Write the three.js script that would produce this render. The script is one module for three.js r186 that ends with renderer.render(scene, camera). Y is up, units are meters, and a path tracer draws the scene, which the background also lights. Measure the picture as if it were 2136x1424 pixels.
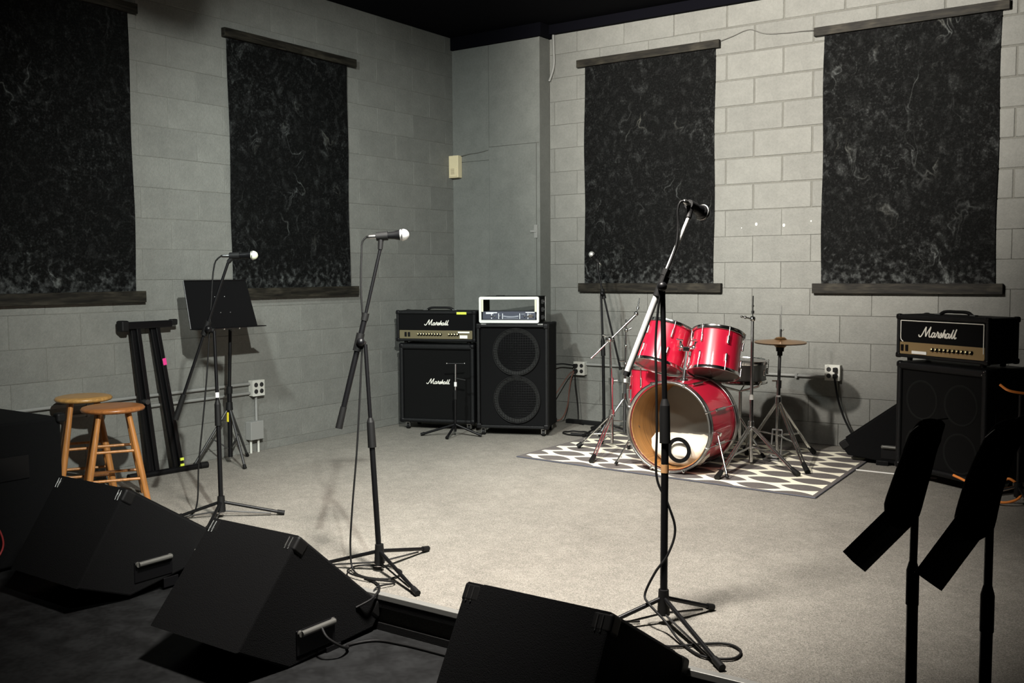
import * as THREE from 'three';
import { RoundedBoxGeometry } from 'three/addons/geometries/RoundedBoxGeometry.js';
import { mergeGeometries } from 'three/addons/utils/BufferGeometryUtils.js';
import { ImprovedNoise } from 'three/addons/math/ImprovedNoise.js';
import { RectAreaLightUniformsLib } from 'three/addons/lights/RectAreaLightUniformsLib.js';

// ------------------------------------------------------------------ camera, renderer, lights
const scene = new THREE.Scene();
scene.background = new THREE.Color(0x000000);
const renderer = new THREE.WebGLRenderer({ antialias: true });
renderer.toneMapping = THREE.LinearToneMapping;
renderer.toneMappingExposure = 1.0;
renderer.shadowMap.enabled = true;
RectAreaLightUniformsLib.init();

const FOCAL = 2057.18;                                   // pixels on a 2136 x 1424 frame
const camera = new THREE.PerspectiveCamera(2 * Math.atan(712 / FOCAL) * 180 / Math.PI, 2136 / 1424, 0.05, 60);
camera.position.set(5.72762, 1.30835, 7.42528);
camera.rotation.order = 'YXZ';
camera.rotation.set(-0.06871, 0.60952, -0.00594);
scene.add(camera);

// stage spotlights: [position, target, candela, cone half angle, penumbra, colour]
const SPOTS = [
  [[2.5, 3.2, 4.65], [2.95, 0.4, 1.2], 66, 0.48, 1.0, 0xfff9f0, 'aimed at the drums', 3.5],
  [[5.05, 3.2, 6.1], [0.6, 0.8, 2.6], 126, 0.5, 0.9, 0xf7fbf5, 'aimed at the music stand', 2.5],
  [[3.85, 3.22, 4.75], [3.05, 0.0, 3.6], 126, 0.7, 1.0, 0xfff8f0, 'aimed at the middle of the stage', 9],
  [[3.2, 3.2, 4.95], [3.0, 2.85, 0.0], 212, 0.52, 1.0, 0xfff9ef, 'aimed at the block wall', 6],
  [[2.2, 3.2, 5.4], [0.8, 1.2, 0.9], 52, 0.6, 1.0, 0xf1fbf8, 'aimed at the corner', 5],
];

// ------------------------------------------------------------------ helpers
let seed = 11;
const rnd = () => { seed = (seed * 1664525 + 1013904223) >>> 0; return seed / 4294967296; };
const rr = (a, b) => a + (b - a) * rnd();
const V = (x, y, z) => Array.isArray(x) ? new THREE.Vector3(...x) : new THREE.Vector3(x, y, z);
const used = {};
function numbered(n) { const k = used[n] = (used[n] ?? -1) + 1; return k ? `${n}_${String(k).padStart(3, '0')}` : n; }
const origin = new WeakMap();
function thing(name, label, category, pos = [0, 0, 0], group, rotY = 0) {
  const o = new THREE.Group(); o.name = numbered(name); scene.add(o);
  o.position.set(...pos); o.rotation.y = rotY;
  o.userData = { label, category }; if (group) o.userData.group = group;
  origin.set(o, V(pos)); return o;
}
function local(o) { origin.set(o, V(0, 0, 0)); return o; }      // parts given in the thing's own frame
function prep(g) {
  if (g.index) g = g.toNonIndexed();
  for (const k of Object.keys(g.attributes)) if (!['position', 'normal', 'uv'].includes(k)) g.deleteAttribute(k);
  if (!g.attributes.normal) g.computeVertexNormals();
  return g;
}
function metreUV(g) {
  const p = g.attributes.position, n = g.attributes.normal, uv = new Float32Array(p.count * 2);
  for (let i = 0; i < p.count; i += 3) {
    let nx = 0, ny = 0, nz = 0;
    for (let k = 0; k < 3; k++) { nx += n.getX(i + k); ny += n.getY(i + k); nz += n.getZ(i + k); }
    nx = Math.abs(nx); ny = Math.abs(ny); nz = Math.abs(nz);
    for (let k = 0; k < 3; k++) {
      const x = p.getX(i + k), y = p.getY(i + k), z = p.getZ(i + k);
      let u, v; if (ny >= nx && ny >= nz) { u = x; v = z; } else if (nx >= nz) { u = z; v = y; } else { u = x; v = y; }
      uv[(i + k) * 2] = u; uv[(i + k) * 2 + 1] = v;
    }
  }
  g.setAttribute('uv', new THREE.BufferAttribute(uv, 2)); return g;
}
function mesh(name, geos, mat, parent, { label, keepUV } = {}) {
  geos = (Array.isArray(geos) ? geos : [geos]).map(prep);
  let g = geos.length > 1 ? mergeGeometries(geos) : geos[0];
  if (!keepUV) metreUV(g);
  const o = origin.get(parent); if (o) g.translate(-o.x, -o.y, -o.z);
  const m = new THREE.Mesh(g, mat); m.name = name; if (o) origin.set(m, o);
  if (label) m.userData.label = label;
  parent.add(m); return m;
}
function solo(name, geos, mat, label, category, group, opt) {     // a thing that is one mesh
  const m = mesh(numbered(name), geos, mat, scene, opt); m.userData = { label, category }; if (group) m.userData.group = group; return m;
}
function structure(name, geos, mat, opt) { const m = mesh(name, geos, mat, scene, opt); m.userData.kind = 'structure'; return m; }
const up = V(0, 1, 0);
function aim(g, from, dir) {                                       // +y of g to dir, origin to from
  g.applyQuaternion(new THREE.Quaternion().setFromUnitVectors(up, dir.clone().normalize()));
  return g.translate(from.x, from.y, from.z);
}
function rod(a, b, r, r2 = r, seg = 10) {
  a = V(a); b = V(b); const d = b.clone().sub(a), L = d.length();
  const g = new THREE.CylinderGeometry(r2, r, L, seg, 1); g.translate(0, L / 2, 0); return aim(g, a, d);
}
function tube(pts, r, n = pts.length * 6, seg = 6, closed = false) {
  return new THREE.TubeGeometry(new THREE.CatmullRomCurve3(pts.map(q => V(q)), closed, 'centripetal'), n, r, seg, closed);
}
const ball = (c, r, w = 12) => new THREE.SphereGeometry(r, w, Math.max(6, w >> 1)).translate(...c);
function box(w, h, d, x = 0, y = 0, z = 0, bev = 0.004) {          // centred
  const b = Math.min(bev, w / 2.2, h / 2.2, d / 2.2);
  return (bev ? new RoundedBoxGeometry(w, h, d, 2, b) : new THREE.BoxGeometry(w, h, d)).translate(x, y, z);
}
const span = (x0, x1, y0, y1, z0, z1, bev) => box(x1 - x0, y1 - y0, z1 - z0, (x0 + x1) / 2, (y0 + y1) / 2, (z0 + z1) / 2, bev);
const turned = (pts, seg = 28) => new THREE.LatheGeometry(pts.map(q => new THREE.Vector2(q[0], q[1])), seg);
const ringY = (R, r, seg = 36) => new THREE.TorusGeometry(R, r, 8, seg).rotateX(Math.PI / 2);

// ------------------------------------------------------------------ textures
const PN = new ImprovedNoise();
const fbm = (x, y, z, o = 4) => { let s = 0, a = 1, t = 0; for (let i = 0; i < o; i++) { s += a * PN.noise(x, y, z + i * 7.3); t += a; x *= 2.03; y *= 2.03; a *= 0.5; } return s / t; };
function tex(w, h, fn, { rep, srgb = true } = {}) {
  const d = new Uint8Array(w * h * 4);
  for (let j = 0; j < h; j++) for (let i = 0; i < w; i++) {
    const c = fn(i / w, j / h, i, j), k = (j * w + i) * 4;
    for (let q = 0; q < 3; q++) d[k + q] = Math.max(0, Math.min(255, Math.round(255 * (Array.isArray(c) ? c[q] : c)))); d[k + 3] = 255;
  }
  const t = new THREE.DataTexture(d, w, h); t.magFilter = THREE.LinearFilter; t.minFilter = THREE.LinearMipmapLinearFilter; t.generateMipmaps = true;
  t.wrapS = t.wrapT = THREE.RepeatWrapping; if (srgb) t.colorSpace = THREE.SRGBColorSpace; if (rep) t.repeat.set(...rep); t.needsUpdate = true; return t;
}
// periodic grain: value noise on a wrapped lattice
function grain(n) { const a = new Float32Array(n * n); for (let i = 0; i < n * n; i++) a[i] = rnd(); return (u, v) => { const x = ((u % 1) + 1) % 1 * n, y = ((v % 1) + 1) % 1 * n, i = Math.floor(x), j = Math.floor(y), f = x - i, g = y - j, A = (p, q) => a[((q + n) % n) * n + ((p + n) % n)], s = t => t * t * (3 - 2 * t); return (A(i, j) * (1 - s(f)) + A(i + 1, j) * s(f)) * (1 - s(g)) + (A(i, j + 1) * (1 - s(f)) + A(i + 1, j + 1) * s(f)) * s(g); }; }
const g8 = grain(8), g24 = grain(24), g64 = grain(64), g128 = grain(128), g256 = grain(256), g512 = grain(512);
const paintTex = tex(512, 512, (u, v) => { const n = 0.86 + 0.05 * (g8(u, v) - .5) + 0.05 * (g24(u, v) - .5) + 0.05 * (g128(u, v) - .5) + 0.04 * (g256(u, v) - .5); return [n, n, n * 0.985]; }, { rep: [0.7, 0.7] });
const paintBump = tex(512, 512, (u, v) => 0.5 + 0.4 * (g128(u, v) - .5) + 0.45 * (g256(u, v) - .5) + 0.3 * (g64(u, v) - .5), { rep: [1.6, 1.6], srgb: false });
const carpetTex = tex(512, 512, (u, v) => { const a = g512(u, v), b = g256(u + .3, v), c = g24(u, v), e = g8(u, v); const n = 0.80 + 0.36 * (a - .5) + 0.22 * (b - .5) + 0.06 * (c - .5) + 0.05 * (e - .5); return [n, n * 0.985, n * 0.955]; }, { rep: [1.1, 1.1] });
const carpetBump = tex(512, 512, (u, v) => g512(u, v) * .6 + g256(u, v) * .4, { rep: [1.1, 1.1], srgb: false });
const tolexBump = tex(256, 256, (u, v) => 0.6 * g256(u, v) + 0.4 * g128(u, v), { rep: [4, 4], srgb: false });
const clothTex = tex(256, 256, (u, v, i, j) => { const w = ((i >> 1) + (j >> 1)) % 2 ? 1 : 0.72; return w * (0.85 + .25 * (g256(u, v) - .5)); }, { rep: [3.2, 3.2] });
const woodTex = tex(256, 512, (u, v) => { const s = fbm(u * 22, v * 1.6, 2.1, 4), k = fbm(u * 70, v * 3, 5.1, 2); const n = 0.84 + 0.22 * s + 0.12 * k; return [n, n * 0.97, n * 0.92]; }, { rep: [3, 1.2] });
const battenTex = tex(512, 128, (u, v) => { const s = fbm(u * 5, v * 14, 1.1, 4), k = fbm(u * 18, v * 60, 3.1, 2), w = Math.max(0, fbm(u * 6, v * 3, 9.2, 3) - .12); const n = 0.62 + 0.5 * s + 0.3 * k + 1.1 * w; return [n, n * 0.97, n * 0.9]; }, { rep: [0.9, 3.2] });
function hangingTex(k) {                                           // black cloth, marbled with grey and ochre dye
  return tex(512, 768, (u, v) => {
    const x = u * 6, y = v * 9;
    const wx = fbm(x * .9, y * .9, k + 1.5, 3) * 1.6, wy = fbm(x * .9 + 9, y * .9, k + 4.5, 3) * 1.6;
    const vein = Math.pow(1 - Math.min(1, Math.abs(fbm((x + wx * .6) * 1.3, (y + wy * .6) * .5, k + 8.1, 3)) * 15), 2);
    const area = Math.max(0, fbm(x * .8, y * .6, k + 13.7, 2) - .02);
    const mott = Math.max(0, fbm(x * 4 + wx, y * 3 + wy, k + 20.2, 4)) * .9 + Math.max(0, fbm(x * 15, y * 13, k + 30.2, 2)) * .7;
    const rag = .13 + .1 * fbm(x * .9, y * .5, k + 66.6, 3);                       // ragged band of paler speckle, denser towards the hem
    const hemSpeckle = Math.max(0, fbm(x * 5, y * 5, k + 71, 4) * 1.2 + .24 - .42 * v / rag);
    const patch = Math.max(0, fbm(x * .5, y * .35, k + 41.5, 3) + .08);
    const f = (g512(u, v * 1.5) - .5) * .07 + (g256(u + .2, v * 1.5) - .5) * .05;
    let n = 0.035 + f + 0.19 * mott + 0.55 * vein * area + 0.34 * mott * patch + 0.36 * Math.min(.5, hemSpeckle);
    const ochre = Math.max(0, fbm(x * .7, y * .7, k + 55, 2)) * vein * area;
    return [n * 0.97 + ochre * .18, n + ochre * .12, n * 0.99];
  });
}
const sandTex = tex(256, 256, (u, v) => { const n = 0.8 + 0.5 * (g24(u, v) - .5) + 0.3 * (g128(u, v) - .5); return [n, n, n]; }, { rep: [0.6, 0.6] });

// ------------------------------------------------------------------ materials
const C = (r, g, b) => new THREE.Color().setRGB(r, g ?? r, b ?? r);      // linear
const std = (color, roughness, o = {}) => new THREE.MeshStandardMaterial({ color, roughness, ...o });
const phys = (color, roughness, specularIntensity, o = {}) => new THREE.MeshPhysicalMaterial({ color, roughness, specularIntensity, ...o });
const M = {
  block: [0.97, 1.0, 1.03].map(k => std(C(.235 * k, .236 * k, .222 * k), .72, { map: paintTex, bumpMap: paintBump, bumpScale: .0016 })),
  mortar: std(C(.19, .188, .172), .9, { map: paintTex, bumpMap: paintBump, bumpScale: .002 }),
  panel: std(C(.215, .222, .21), .66, { map: paintTex }),
  ceiling: phys(C(.0022, .0022, .004), .95, .15),
  farwall: std(C(.235, .236, .222), .72, { map: paintTex }),
  carpet: std(C(.335, .325, .30), 1, { map: carpetTex, bumpMap: carpetBump, bumpScale: .003 }),
  lower: phys(C(.013, .0138, .0142), .6, .55, { map: sandTex }),
  blackboard: phys(C(.006, .006, .006), .75, .5, { bumpMap: tolexBump, bumpScale: .001 }),
  fasciaGrey: std(C(.075, .072, .065), .95, { map: carpetTex }),
  nosing: std(C(.3, .3, .28), .45, { metalness: .4 }),
  black: phys(C(.0035, .0035, .004), .4, .5),
  blackMatte: phys(C(.003, .003, .0032), .9, .25),
  rubber: phys(C(.0045, .0045, .0045), .6, .5),
  tolex: phys(C(.0042, .0044, .0048), .5, .45, { bumpMap: tolexBump, bumpScale: .0015 }),
  felt: phys(C(.0036, .0037, .004), .95, .3, { bumpMap: tolexBump, bumpScale: .002 }),
  cloth: phys(C(.0055, .0056, .0056), .9, .3, { map: clothTex }),
  cone: phys(C(.0105, .011, .0105), .95, .12),
  chrome: std(C(.78, .78, .77), .16, { metalness: 1 }),
  boomChrome: std(C(.9, .9, .88), .36, { metalness: .55 }),
  steel: std(C(.55, .55, .54), .3, { metalness: 1 }),
  darkSteel: std(C(.09, .09, .09), .4, { metalness: .8 }),
  white: std(C(.8, .8, .76), .5),
  cream: std(C(.72, .7, .56), .45),
  logo: std(C(.86, .84, .76), .4),
  handleBar: std(C(.11, .11, .1), .5, { metalness: .4 }),
  gold: std(C(.30, .215, .10), .42, { metalness: .35 }),
  goldDull: std(C(.16, .135, .075), .45, { metalness: .3 }),
  knobGold: std(C(.9, .78, .42), .25, { metalness: .7 }),
  red: new THREE.MeshPhysicalMaterial({ color: C(.62, .012, .045), roughness: .32, clearcoat: 1, clearcoatRoughness: .05 }),
  drumWood: std(C(.50, .26, .09), .5, { map: woodTex }),
  headWhite: std(C(.20, .195, .18), .55),
  headDark: new THREE.MeshPhysicalMaterial({ color: C(.10, .10, .085), roughness: .22, clearcoat: .6, clearcoatRoughness: .15 }),
  clear: new THREE.MeshPhysicalMaterial({ color: C(.96, .95, .92), roughness: .06, transmission: 1, thickness: 0, ior: 1.3, side: THREE.DoubleSide }),
  pillow: std(C(.84, .78, .68), .95),
  stoolPale: std(C(.66, .38, .13), .33, { map: woodTex }),
  stoolBrown: std(C(.50, .20, .065), .33, { map: woodTex }),
  stoolLeg: std(C(.58, .26, .08), .36, { map: woodTex }),
  batten: phys(C(.036, .034, .029), .65, .4, { map: battenTex }),
  foamPale: std(C(.66, .70, .52), .85),
  grilleMesh: std(C(.62, .62, .6), .45, { metalness: .7 }),
  yellow: std(C(.75, .62, .03), .6), lime: std(C(.72, .82, .08), .6), pink: std(C(.8, .04, .26), .6), orange: std(C(.9, .28, .05), .5),
  redCable: std(C(.28, .03, .03), .5), brownCable: std(C(.16, .07, .05), .6),
  wireGrey: std(C(.10, .098, .088), .6),
  beige: std(C(.72, .62, .40), .55), beigeDark: std(C(.45, .38, .25), .6),
  outlet: std(C(.55, .55, .50), .5), socket: std(C(.015, .015, .015), .6), conduit: std(C(.235, .235, .222), .6),
  bronze: std(C(.50, .27, .11), .3, { metalness: 1 }),
  amber: std(C(.45, .24, .10), .5),
  bluegrey: std(C(.06, .065, .085), .45),
  snare: std(C(.26, .27, .27), .35, { metalness: .45 }),
  lens: std(C(.9, .9, .9), .3, { emissive: new THREE.Color(0xfff3e2), emissiveIntensity: 12 }),
};

// ------------------------------------------------------------------ the room
const H = 0.2032, BL = 0.4567, TOP = 3.465;
function blockGeo(L, h, gap, bev, u0, v0) {                         // front face in xy at z=0, mortar lies behind
  const x0 = gap / 2, x1 = L - gap / 2, y0 = gap / 2, y1 = h - gap / 2, b = bev, d = 0.012;
  const P = [[x0 + b, y0 + b, 0], [x1 - b, y0 + b, 0], [x1 - b, y1 - b, 0], [x0 + b, y1 - b, 0], [x0, y0, -b], [x1, y0, -b], [x1, y1, -b], [x0, y1, -b], [x0, y0, -d], [x1, y0, -d], [x1, y1, -d], [x0, y1, -d]];
  const Q = [[0, 1, 2, 3], [4, 5, 1, 0], [5, 6, 2, 1], [6, 7, 3, 2], [7, 4, 0, 3], [8, 9, 5, 4], [9, 10, 6, 5], [10, 11, 7, 6], [11, 8, 4, 7]];
  const pos = [], uv = [];
  for (const [a, bb, c, e] of Q) for (const k of [a, bb, c, a, c, e]) { pos.push(...P[k]); uv.push(P[k][0] + u0, P[k][1] + v0 + P[k][2]); }
  const g = new THREE.BufferGeometry(); g.setAttribute('position', new THREE.Float32BufferAttribute(pos, 3)); g.setAttribute('uv', new THREE.Float32BufferAttribute(uv, 2)); g.computeVertexNormals(); return g;
}
const blockCache = {};
function blockFor(L, h, gap, bev, k) { const key = [L.toFixed(4), h.toFixed(4), gap, bev, k].join(); return blockCache[key] ??= blockGeo(L, h, gap, bev, k * 1.37, k * .73); }
function blockWall(parent, place, len, yJoint, phase, gapAt) {      // place(u, y, mesh)
  const rows = []; let y = yJoint % H - H; while (y < TOP) { rows.push([Math.max(0, y), Math.min(TOP, y + H), Math.round((y - yJoint) / H)]); y += H; }
  for (const [y0, y1, r] of rows) {
    if (y1 - y0 < .01) continue;
    let u = phase + ((((r % 2) + 2) % 2) ? BL / 2 : 0); while (u > 0) u -= BL;
    for (; u < len; u += BL) {
      const a = Math.max(0, u), b = Math.min(len, u + BL); if (b - a < .03) continue;
      const [gap, bev] = gapAt((a + b) / 2, (y0 + y1) / 2);
      const m = new THREE.Mesh(blockFor(b - a, y1 - y0, gap, bev, Math.floor(rnd() * 4)), M.block[Math.floor(rnd() * 3)]);
      m.name = 'block'; place(a, y0, m, rr(-.0012, .0008)); parent.add(m);
    }
  }
}
// left wall (x = 0), u runs along +z
const wallL = structure('wall_left', span(-.25, -.0018, -.15, TOP, -.25, 12.25, 0), M.mortar);
blockWall(wallL, (u, y, m, j) => { m.rotation.y = Math.PI / 2; m.position.set(j, y, u + 0); m.userData.flip = 1; }, 7.2, 0.0615, 3.4668, () => [.003, .0016]);
for (const m of wallL.children) { const L = m.geometry.attributes.position; m.position.z += 0; }
// a turned block runs along -z from its origin, so shift each by its own length
for (const m of wallL.children) { m.geometry.computeBoundingBox(); m.position.z += m.geometry.boundingBox.max.x + m.geometry.boundingBox.min.x; }
// wall behind the drums (z = 0), u runs along +x from the boxed corner
const wallR = structure('wall_back', span(-.25, 9.4, -.15, TOP, -.25, -.0055, 0), M.mortar);
const X0 = .965;
blockWall(wallR, (u, y, m, j) => m.position.set(X0 + u, y, j), 6.6, 0.3697, 2.6137 - X0, (u, y) => (X0 + u > 2.3 && y > 1.72) ? [.0105, .0035] : [.0032, .0016]);
for (const [x, y, r] of [[2.87, 1.68, .011], [3.09, 1.665, .011], [3.3, 1.69, .006], [2.75, 1.655, .004]]) {   // chips knocked out of the paint
  const g = new THREE.SphereGeometry(r, 9, 5); g.scale(1, 1.25, .18); g.translate(x, y, .001); mesh('paint_chip', g, M.outlet, wallR);
}
structure('wall_right', span(9.2, 9.45, -.15, TOP, 0, 12, 0), M.farwall);
structure('wall_front', span(0, 9.2, -.15, TOP, 12, 12.25, 0), M.farwall);
structure('ceiling', span(-.25, 9.45, TOP, TOP + .2, -.25, 12.25, 0), M.ceiling);
structure('trim_1', [span(-.0, 9.2, 3.385, TOP, -.004, .05, 0), span(0, .99, 3.352, TOP, 0, .185, 0)], M.ceiling);
// boxed-in corner of painted sheets
{
  const w = structure('wall_corner_box', span(0, .955, 0, 3.352, 0, .156, 0), M.mortar);
  const sheet = (x0, x1, y0, y1, z1) => mesh('sheet', span(x0, x1, y0, y1, .15, z1, .002), M.panel, w);
  sheet(.001, .414, 0, 2.33, .163); sheet(.417, .925, 0, 2.445, .1655); sheet(.001, .414, 2.333, 3.35, .163); sheet(.417, .962, 2.448, 3.35, .163); sheet(.929, .962, 0, 2.445, .163);
  mesh('side_sheet', span(.955, .963, 0, 3.352, 0, .162, .001), M.panel, w);
  mesh('latch', [span(.868, .93, 1.668, 1.688, .166, .178, .003), span(.905, .94, 1.62, 1.735, .164, .172, .002)], M.conduit, w);
}
// stage platform, its front edge, the lower floor
structure('floor', span(0, 9.2, -.12, 0, 0, 4.46, 0), M.carpet);
structure('trim_2', [span(0, 9.2, -.022, .002, 4.46, 4.494, .003)], M.nosing);
structure('trim_3', [span(0, 9.2, -.055, -.022, 4.44, 4.492, .002), span(0, 9.2, -.15, -.118, 4.44, 4.49, .002)], M.blackboard);
structure('trim_4', [span(0, 9.2, -.12, -.05, 4.44, 4.478, 0)], M.fasciaGrey);
structure('floor_lower', span(-.25, 9.45, -.3, -.15, 4.44, 12.25, 0), M.lower);

// ------------------------------------------------------------------ hung cloth panels
function hanging(side, a0, a1, y0, y1, b0, b1, t0, t1, k, label, matB, matT) {
  // a0..a1 span of cloth along the wall, b0..b1 of the bottom batten, t0..t1 of the top batten
  const P = side === 'left' ? (u, y, d) => [d, y, u] : (u, y, d) => [u, y, d];
  const o = thing('wall_hanging', label, 'wall hanging', P((a0 + a1) / 2, y0, 0), 'cloth panels hung on the block walls');
  const nx = 24, ny = 36, g = new THREE.PlaneGeometry(1, 1, nx, ny).toNonIndexed(), p = g.attributes.position, uv = [];
  for (let i = 0; i < p.count; i++) {
    const u = p.getX(i) + .5, v = p.getY(i) + .5, edge = Math.min(u, 1 - u);
    const d = .017 + .004 * Math.sin(u * 9 + k) * Math.sin(v * 5 + k * 2) + .0035 * fbm(u * 3, v * 4, k, 2) - .004 * Math.max(0, .06 - edge) / .06;
    const A = a0 + (a1 - a0) * (side === 'left' ? 1 - u : u) + (edge < .001 ? .004 * Math.sin(v * 11 + k) : 0), Y = y0 + (y1 - y0) * v;
    const q = P(A, Y, d); p.setXYZ(i, ...q); uv.push(u, v);
  }
  g.setAttribute('uv', new THREE.Float32BufferAttribute(uv, 2)); g.computeVertexNormals();
  mesh('cloth', g, phys(C(.85, .85, .85), .85, .2, { map: hangingTex(k), side: THREE.DoubleSide }), o, { keepUV: true });
  const bat = (s0, s1, ya, yb, m, nm) => { const [x0, , z0] = P(s0, 0, .004), [x1, , z1] = P(s1, 0, .044); mesh(nm, span(Math.min(x0, x1), Math.max(x0, x1), ya, yb, Math.min(z0, z1), Math.max(z0, z1), .003), m, o); };
  bat(b0, b1, y0 - .07, y0 + .004, matB, 'bottom_batten'); bat(t0, t1, y1 - .005, y1 + .058, matT, 'top_batten');
}
hanging('left', 3.53, 4.74, 1.205, 2.998, 3.478, 4.8, 3.476, 4.8, 1.7, 'black marbled cloth panel above the wooden stools', M.batten, M.batten);
hanging('left', 1.545, 2.745, 1.21, 2.99, 1.476, 2.83, 1.462, 2.785, 23.1, 'black marbled cloth panel above the music stand', M.batten, M.batten);
hanging('back', 1.328, 2.522, 1.218, 3.072, 1.277, 2.596, 1.262, 2.566, 47.9, 'black marbled cloth panel behind the red drum kit', M.batten, M.batten);
hanging('back', 3.382, 4.57, 1.217, 3.05, 3.326, 4.626, 3.312, 4.621, 71.3, 'black marbled cloth panel above the white-piped amplifier head', M.batten, M.batten);

// ------------------------------------------------------------------ wiring on the walls
function outletBox(P, label, plugged) {                            // P maps (along, y, out) to the world; built around along=0,y=0
  const o = thing('outlet_box', label, 'outlet', P(0, 0, 0), 'surface outlet boxes');
  const B = (a0, a1, y0, y1, d0, d1, b) => { const p = P(a0, y0, d0), q = P(a1, y1, d1); return span(Math.min(p[0], q[0]), Math.max(p[0], q[0]), p[1], q[1], Math.min(p[2], q[2]), Math.max(p[2], q[2]), b); };
  mesh('box_body', B(-.055, .055, -.058, .058, 0, .048, .004), M.outlet, o);
  mesh('cover_plate', B(-.056, .056, -.059, .059, .048, .052, .002), M.outlet, o);
  for (const a of [-.026, .026]) for (const y of [-.024, .024]) {
    const q = P(a, y, .052), r = P(a, y, .055); mesh('socket', rod(q, r, .0175, .0165, 14), M.socket, o);
  }
  for (const [a, y] of plugged) mesh('plug', B(a - .014, a + .014, y - .016, y + .016, .05, .085, .004), M.rubber, o);
  return o;
}
outletBox((a, y, d) => [d, .478 + y, 2.562 - a], 'grey surface outlet box on wall right of the music stand', []);
outletBox((a, y, d) => [1.29 + a, .478 + y, d], 'grey outlet box with plugged cords beside the bass cabinet', [[-.026, .024], [-.026, -.024]]);
outletBox((a, y, d) => [3.492 + a, .556 + y, d], 'pale outlet box between hi-hat and white-piped amplifier', [[.026, .024], [.026, -.024]]);
solo('wall_conduit', [rod([.016, .512, 2.618], [.016, .512, 4.6], .011), ...[2.9, 3.9].map(z => span(.004, .03, .496, .53, z, z + .02, .002))], M.conduit, 'upper grey conduit running behind the leaning keyboard stand', 'conduit');
solo('wall_conduit', [rod([.016, .443, 2.618], [.016, .443, 4.6], .011), ...[2.9, 3.9].map(z => span(.004, .03, .427, .46, z, z + .02, .002))], M.conduit, 'lower grey conduit running behind the leaning keyboard stand', 'conduit');
solo('wall_conduit', [rod([.02, .42, 2.565], [.02, .235, 2.565], .010)], M.conduit, 'short vertical conduit under the outlet by the music stand', 'conduit');
{
  const o = thing('junction_box', 'grey junction box low on the wall below the outlet', 'junction box', [.03, 0, 2.595]);
  mesh('box_body', span(.003, .065, .1, .235, 2.535, 2.655, .004), M.conduit, o);
  for (const z of [2.56, 2.63]) mesh('pipe_leg', rod([.03, .0, z], [.03, .105, z], .009), M.outlet, o);
}
solo('wall_conduit', [rod([1.345, .514, .016], [3.437, .519, .016], .0115), ...[1.9, 2.6, 3.2].map(x => span(x, x + .02, .5, .533, .004, .031, .002))], M.conduit, 'grey conduit running along the wall behind the drums', 'conduit');
solo('wall_cable', tube([[2.53, 3.112, .012], [2.66, 3.142, .01], [2.8, 3.175, .008], [2.92, 3.128, .008], [3.09, 3.108, .01], [3.2, 3.104, .012], [3.33, 3.095, .02]], .0035, 40), M.wireGrey, 'thin wire strung between two cloth panels on back wall', 'cable');
solo('wall_cable', tube([[1.012, 3.386, .012], [1.016, 3.25, .012], [1.017, 3.13, .012], [1.0, 3.06, .014], [.972, 2.99, .018]], .011, 40), M.conduit, 'painted cable dropping from ceiling beside the boxed corner', 'cable');
solo('floor_strip', [span(3.86, 4.4, .0, .006, .838, .856, .002)], M.white, 'pale metal strip on the carpet between rug and amplifier', 'floor strip');
{
  const o = thing('thermostat', 'beige wall box with sounder grille in the corner', 'wall box', [.05, 2.19, .165]);
  mesh('body', span(.0, .108, 2.19, 2.392, .163, .225, .005), M.beige, o);
  mesh('lower_cover', span(.008, .1, 2.2, 2.28, .222, .232, .003), M.beige, o);
  for (let i = 0; i < 6; i++) mesh('louvre', span(.03, .07, 2.222 + i * .009, 2.2265 + i * .009, .231, .2345, 0), M.beigeDark, o);
  solo('wall_cable', tube([[.1, 2.385, .18], [.2, 2.4, .17], [.3, 2.405, .168], [.41, 2.42, .167]], .003, 24), M.wireGrey, 'thin wire running from the beige wall box across sheeting', 'cable');
}

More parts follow.
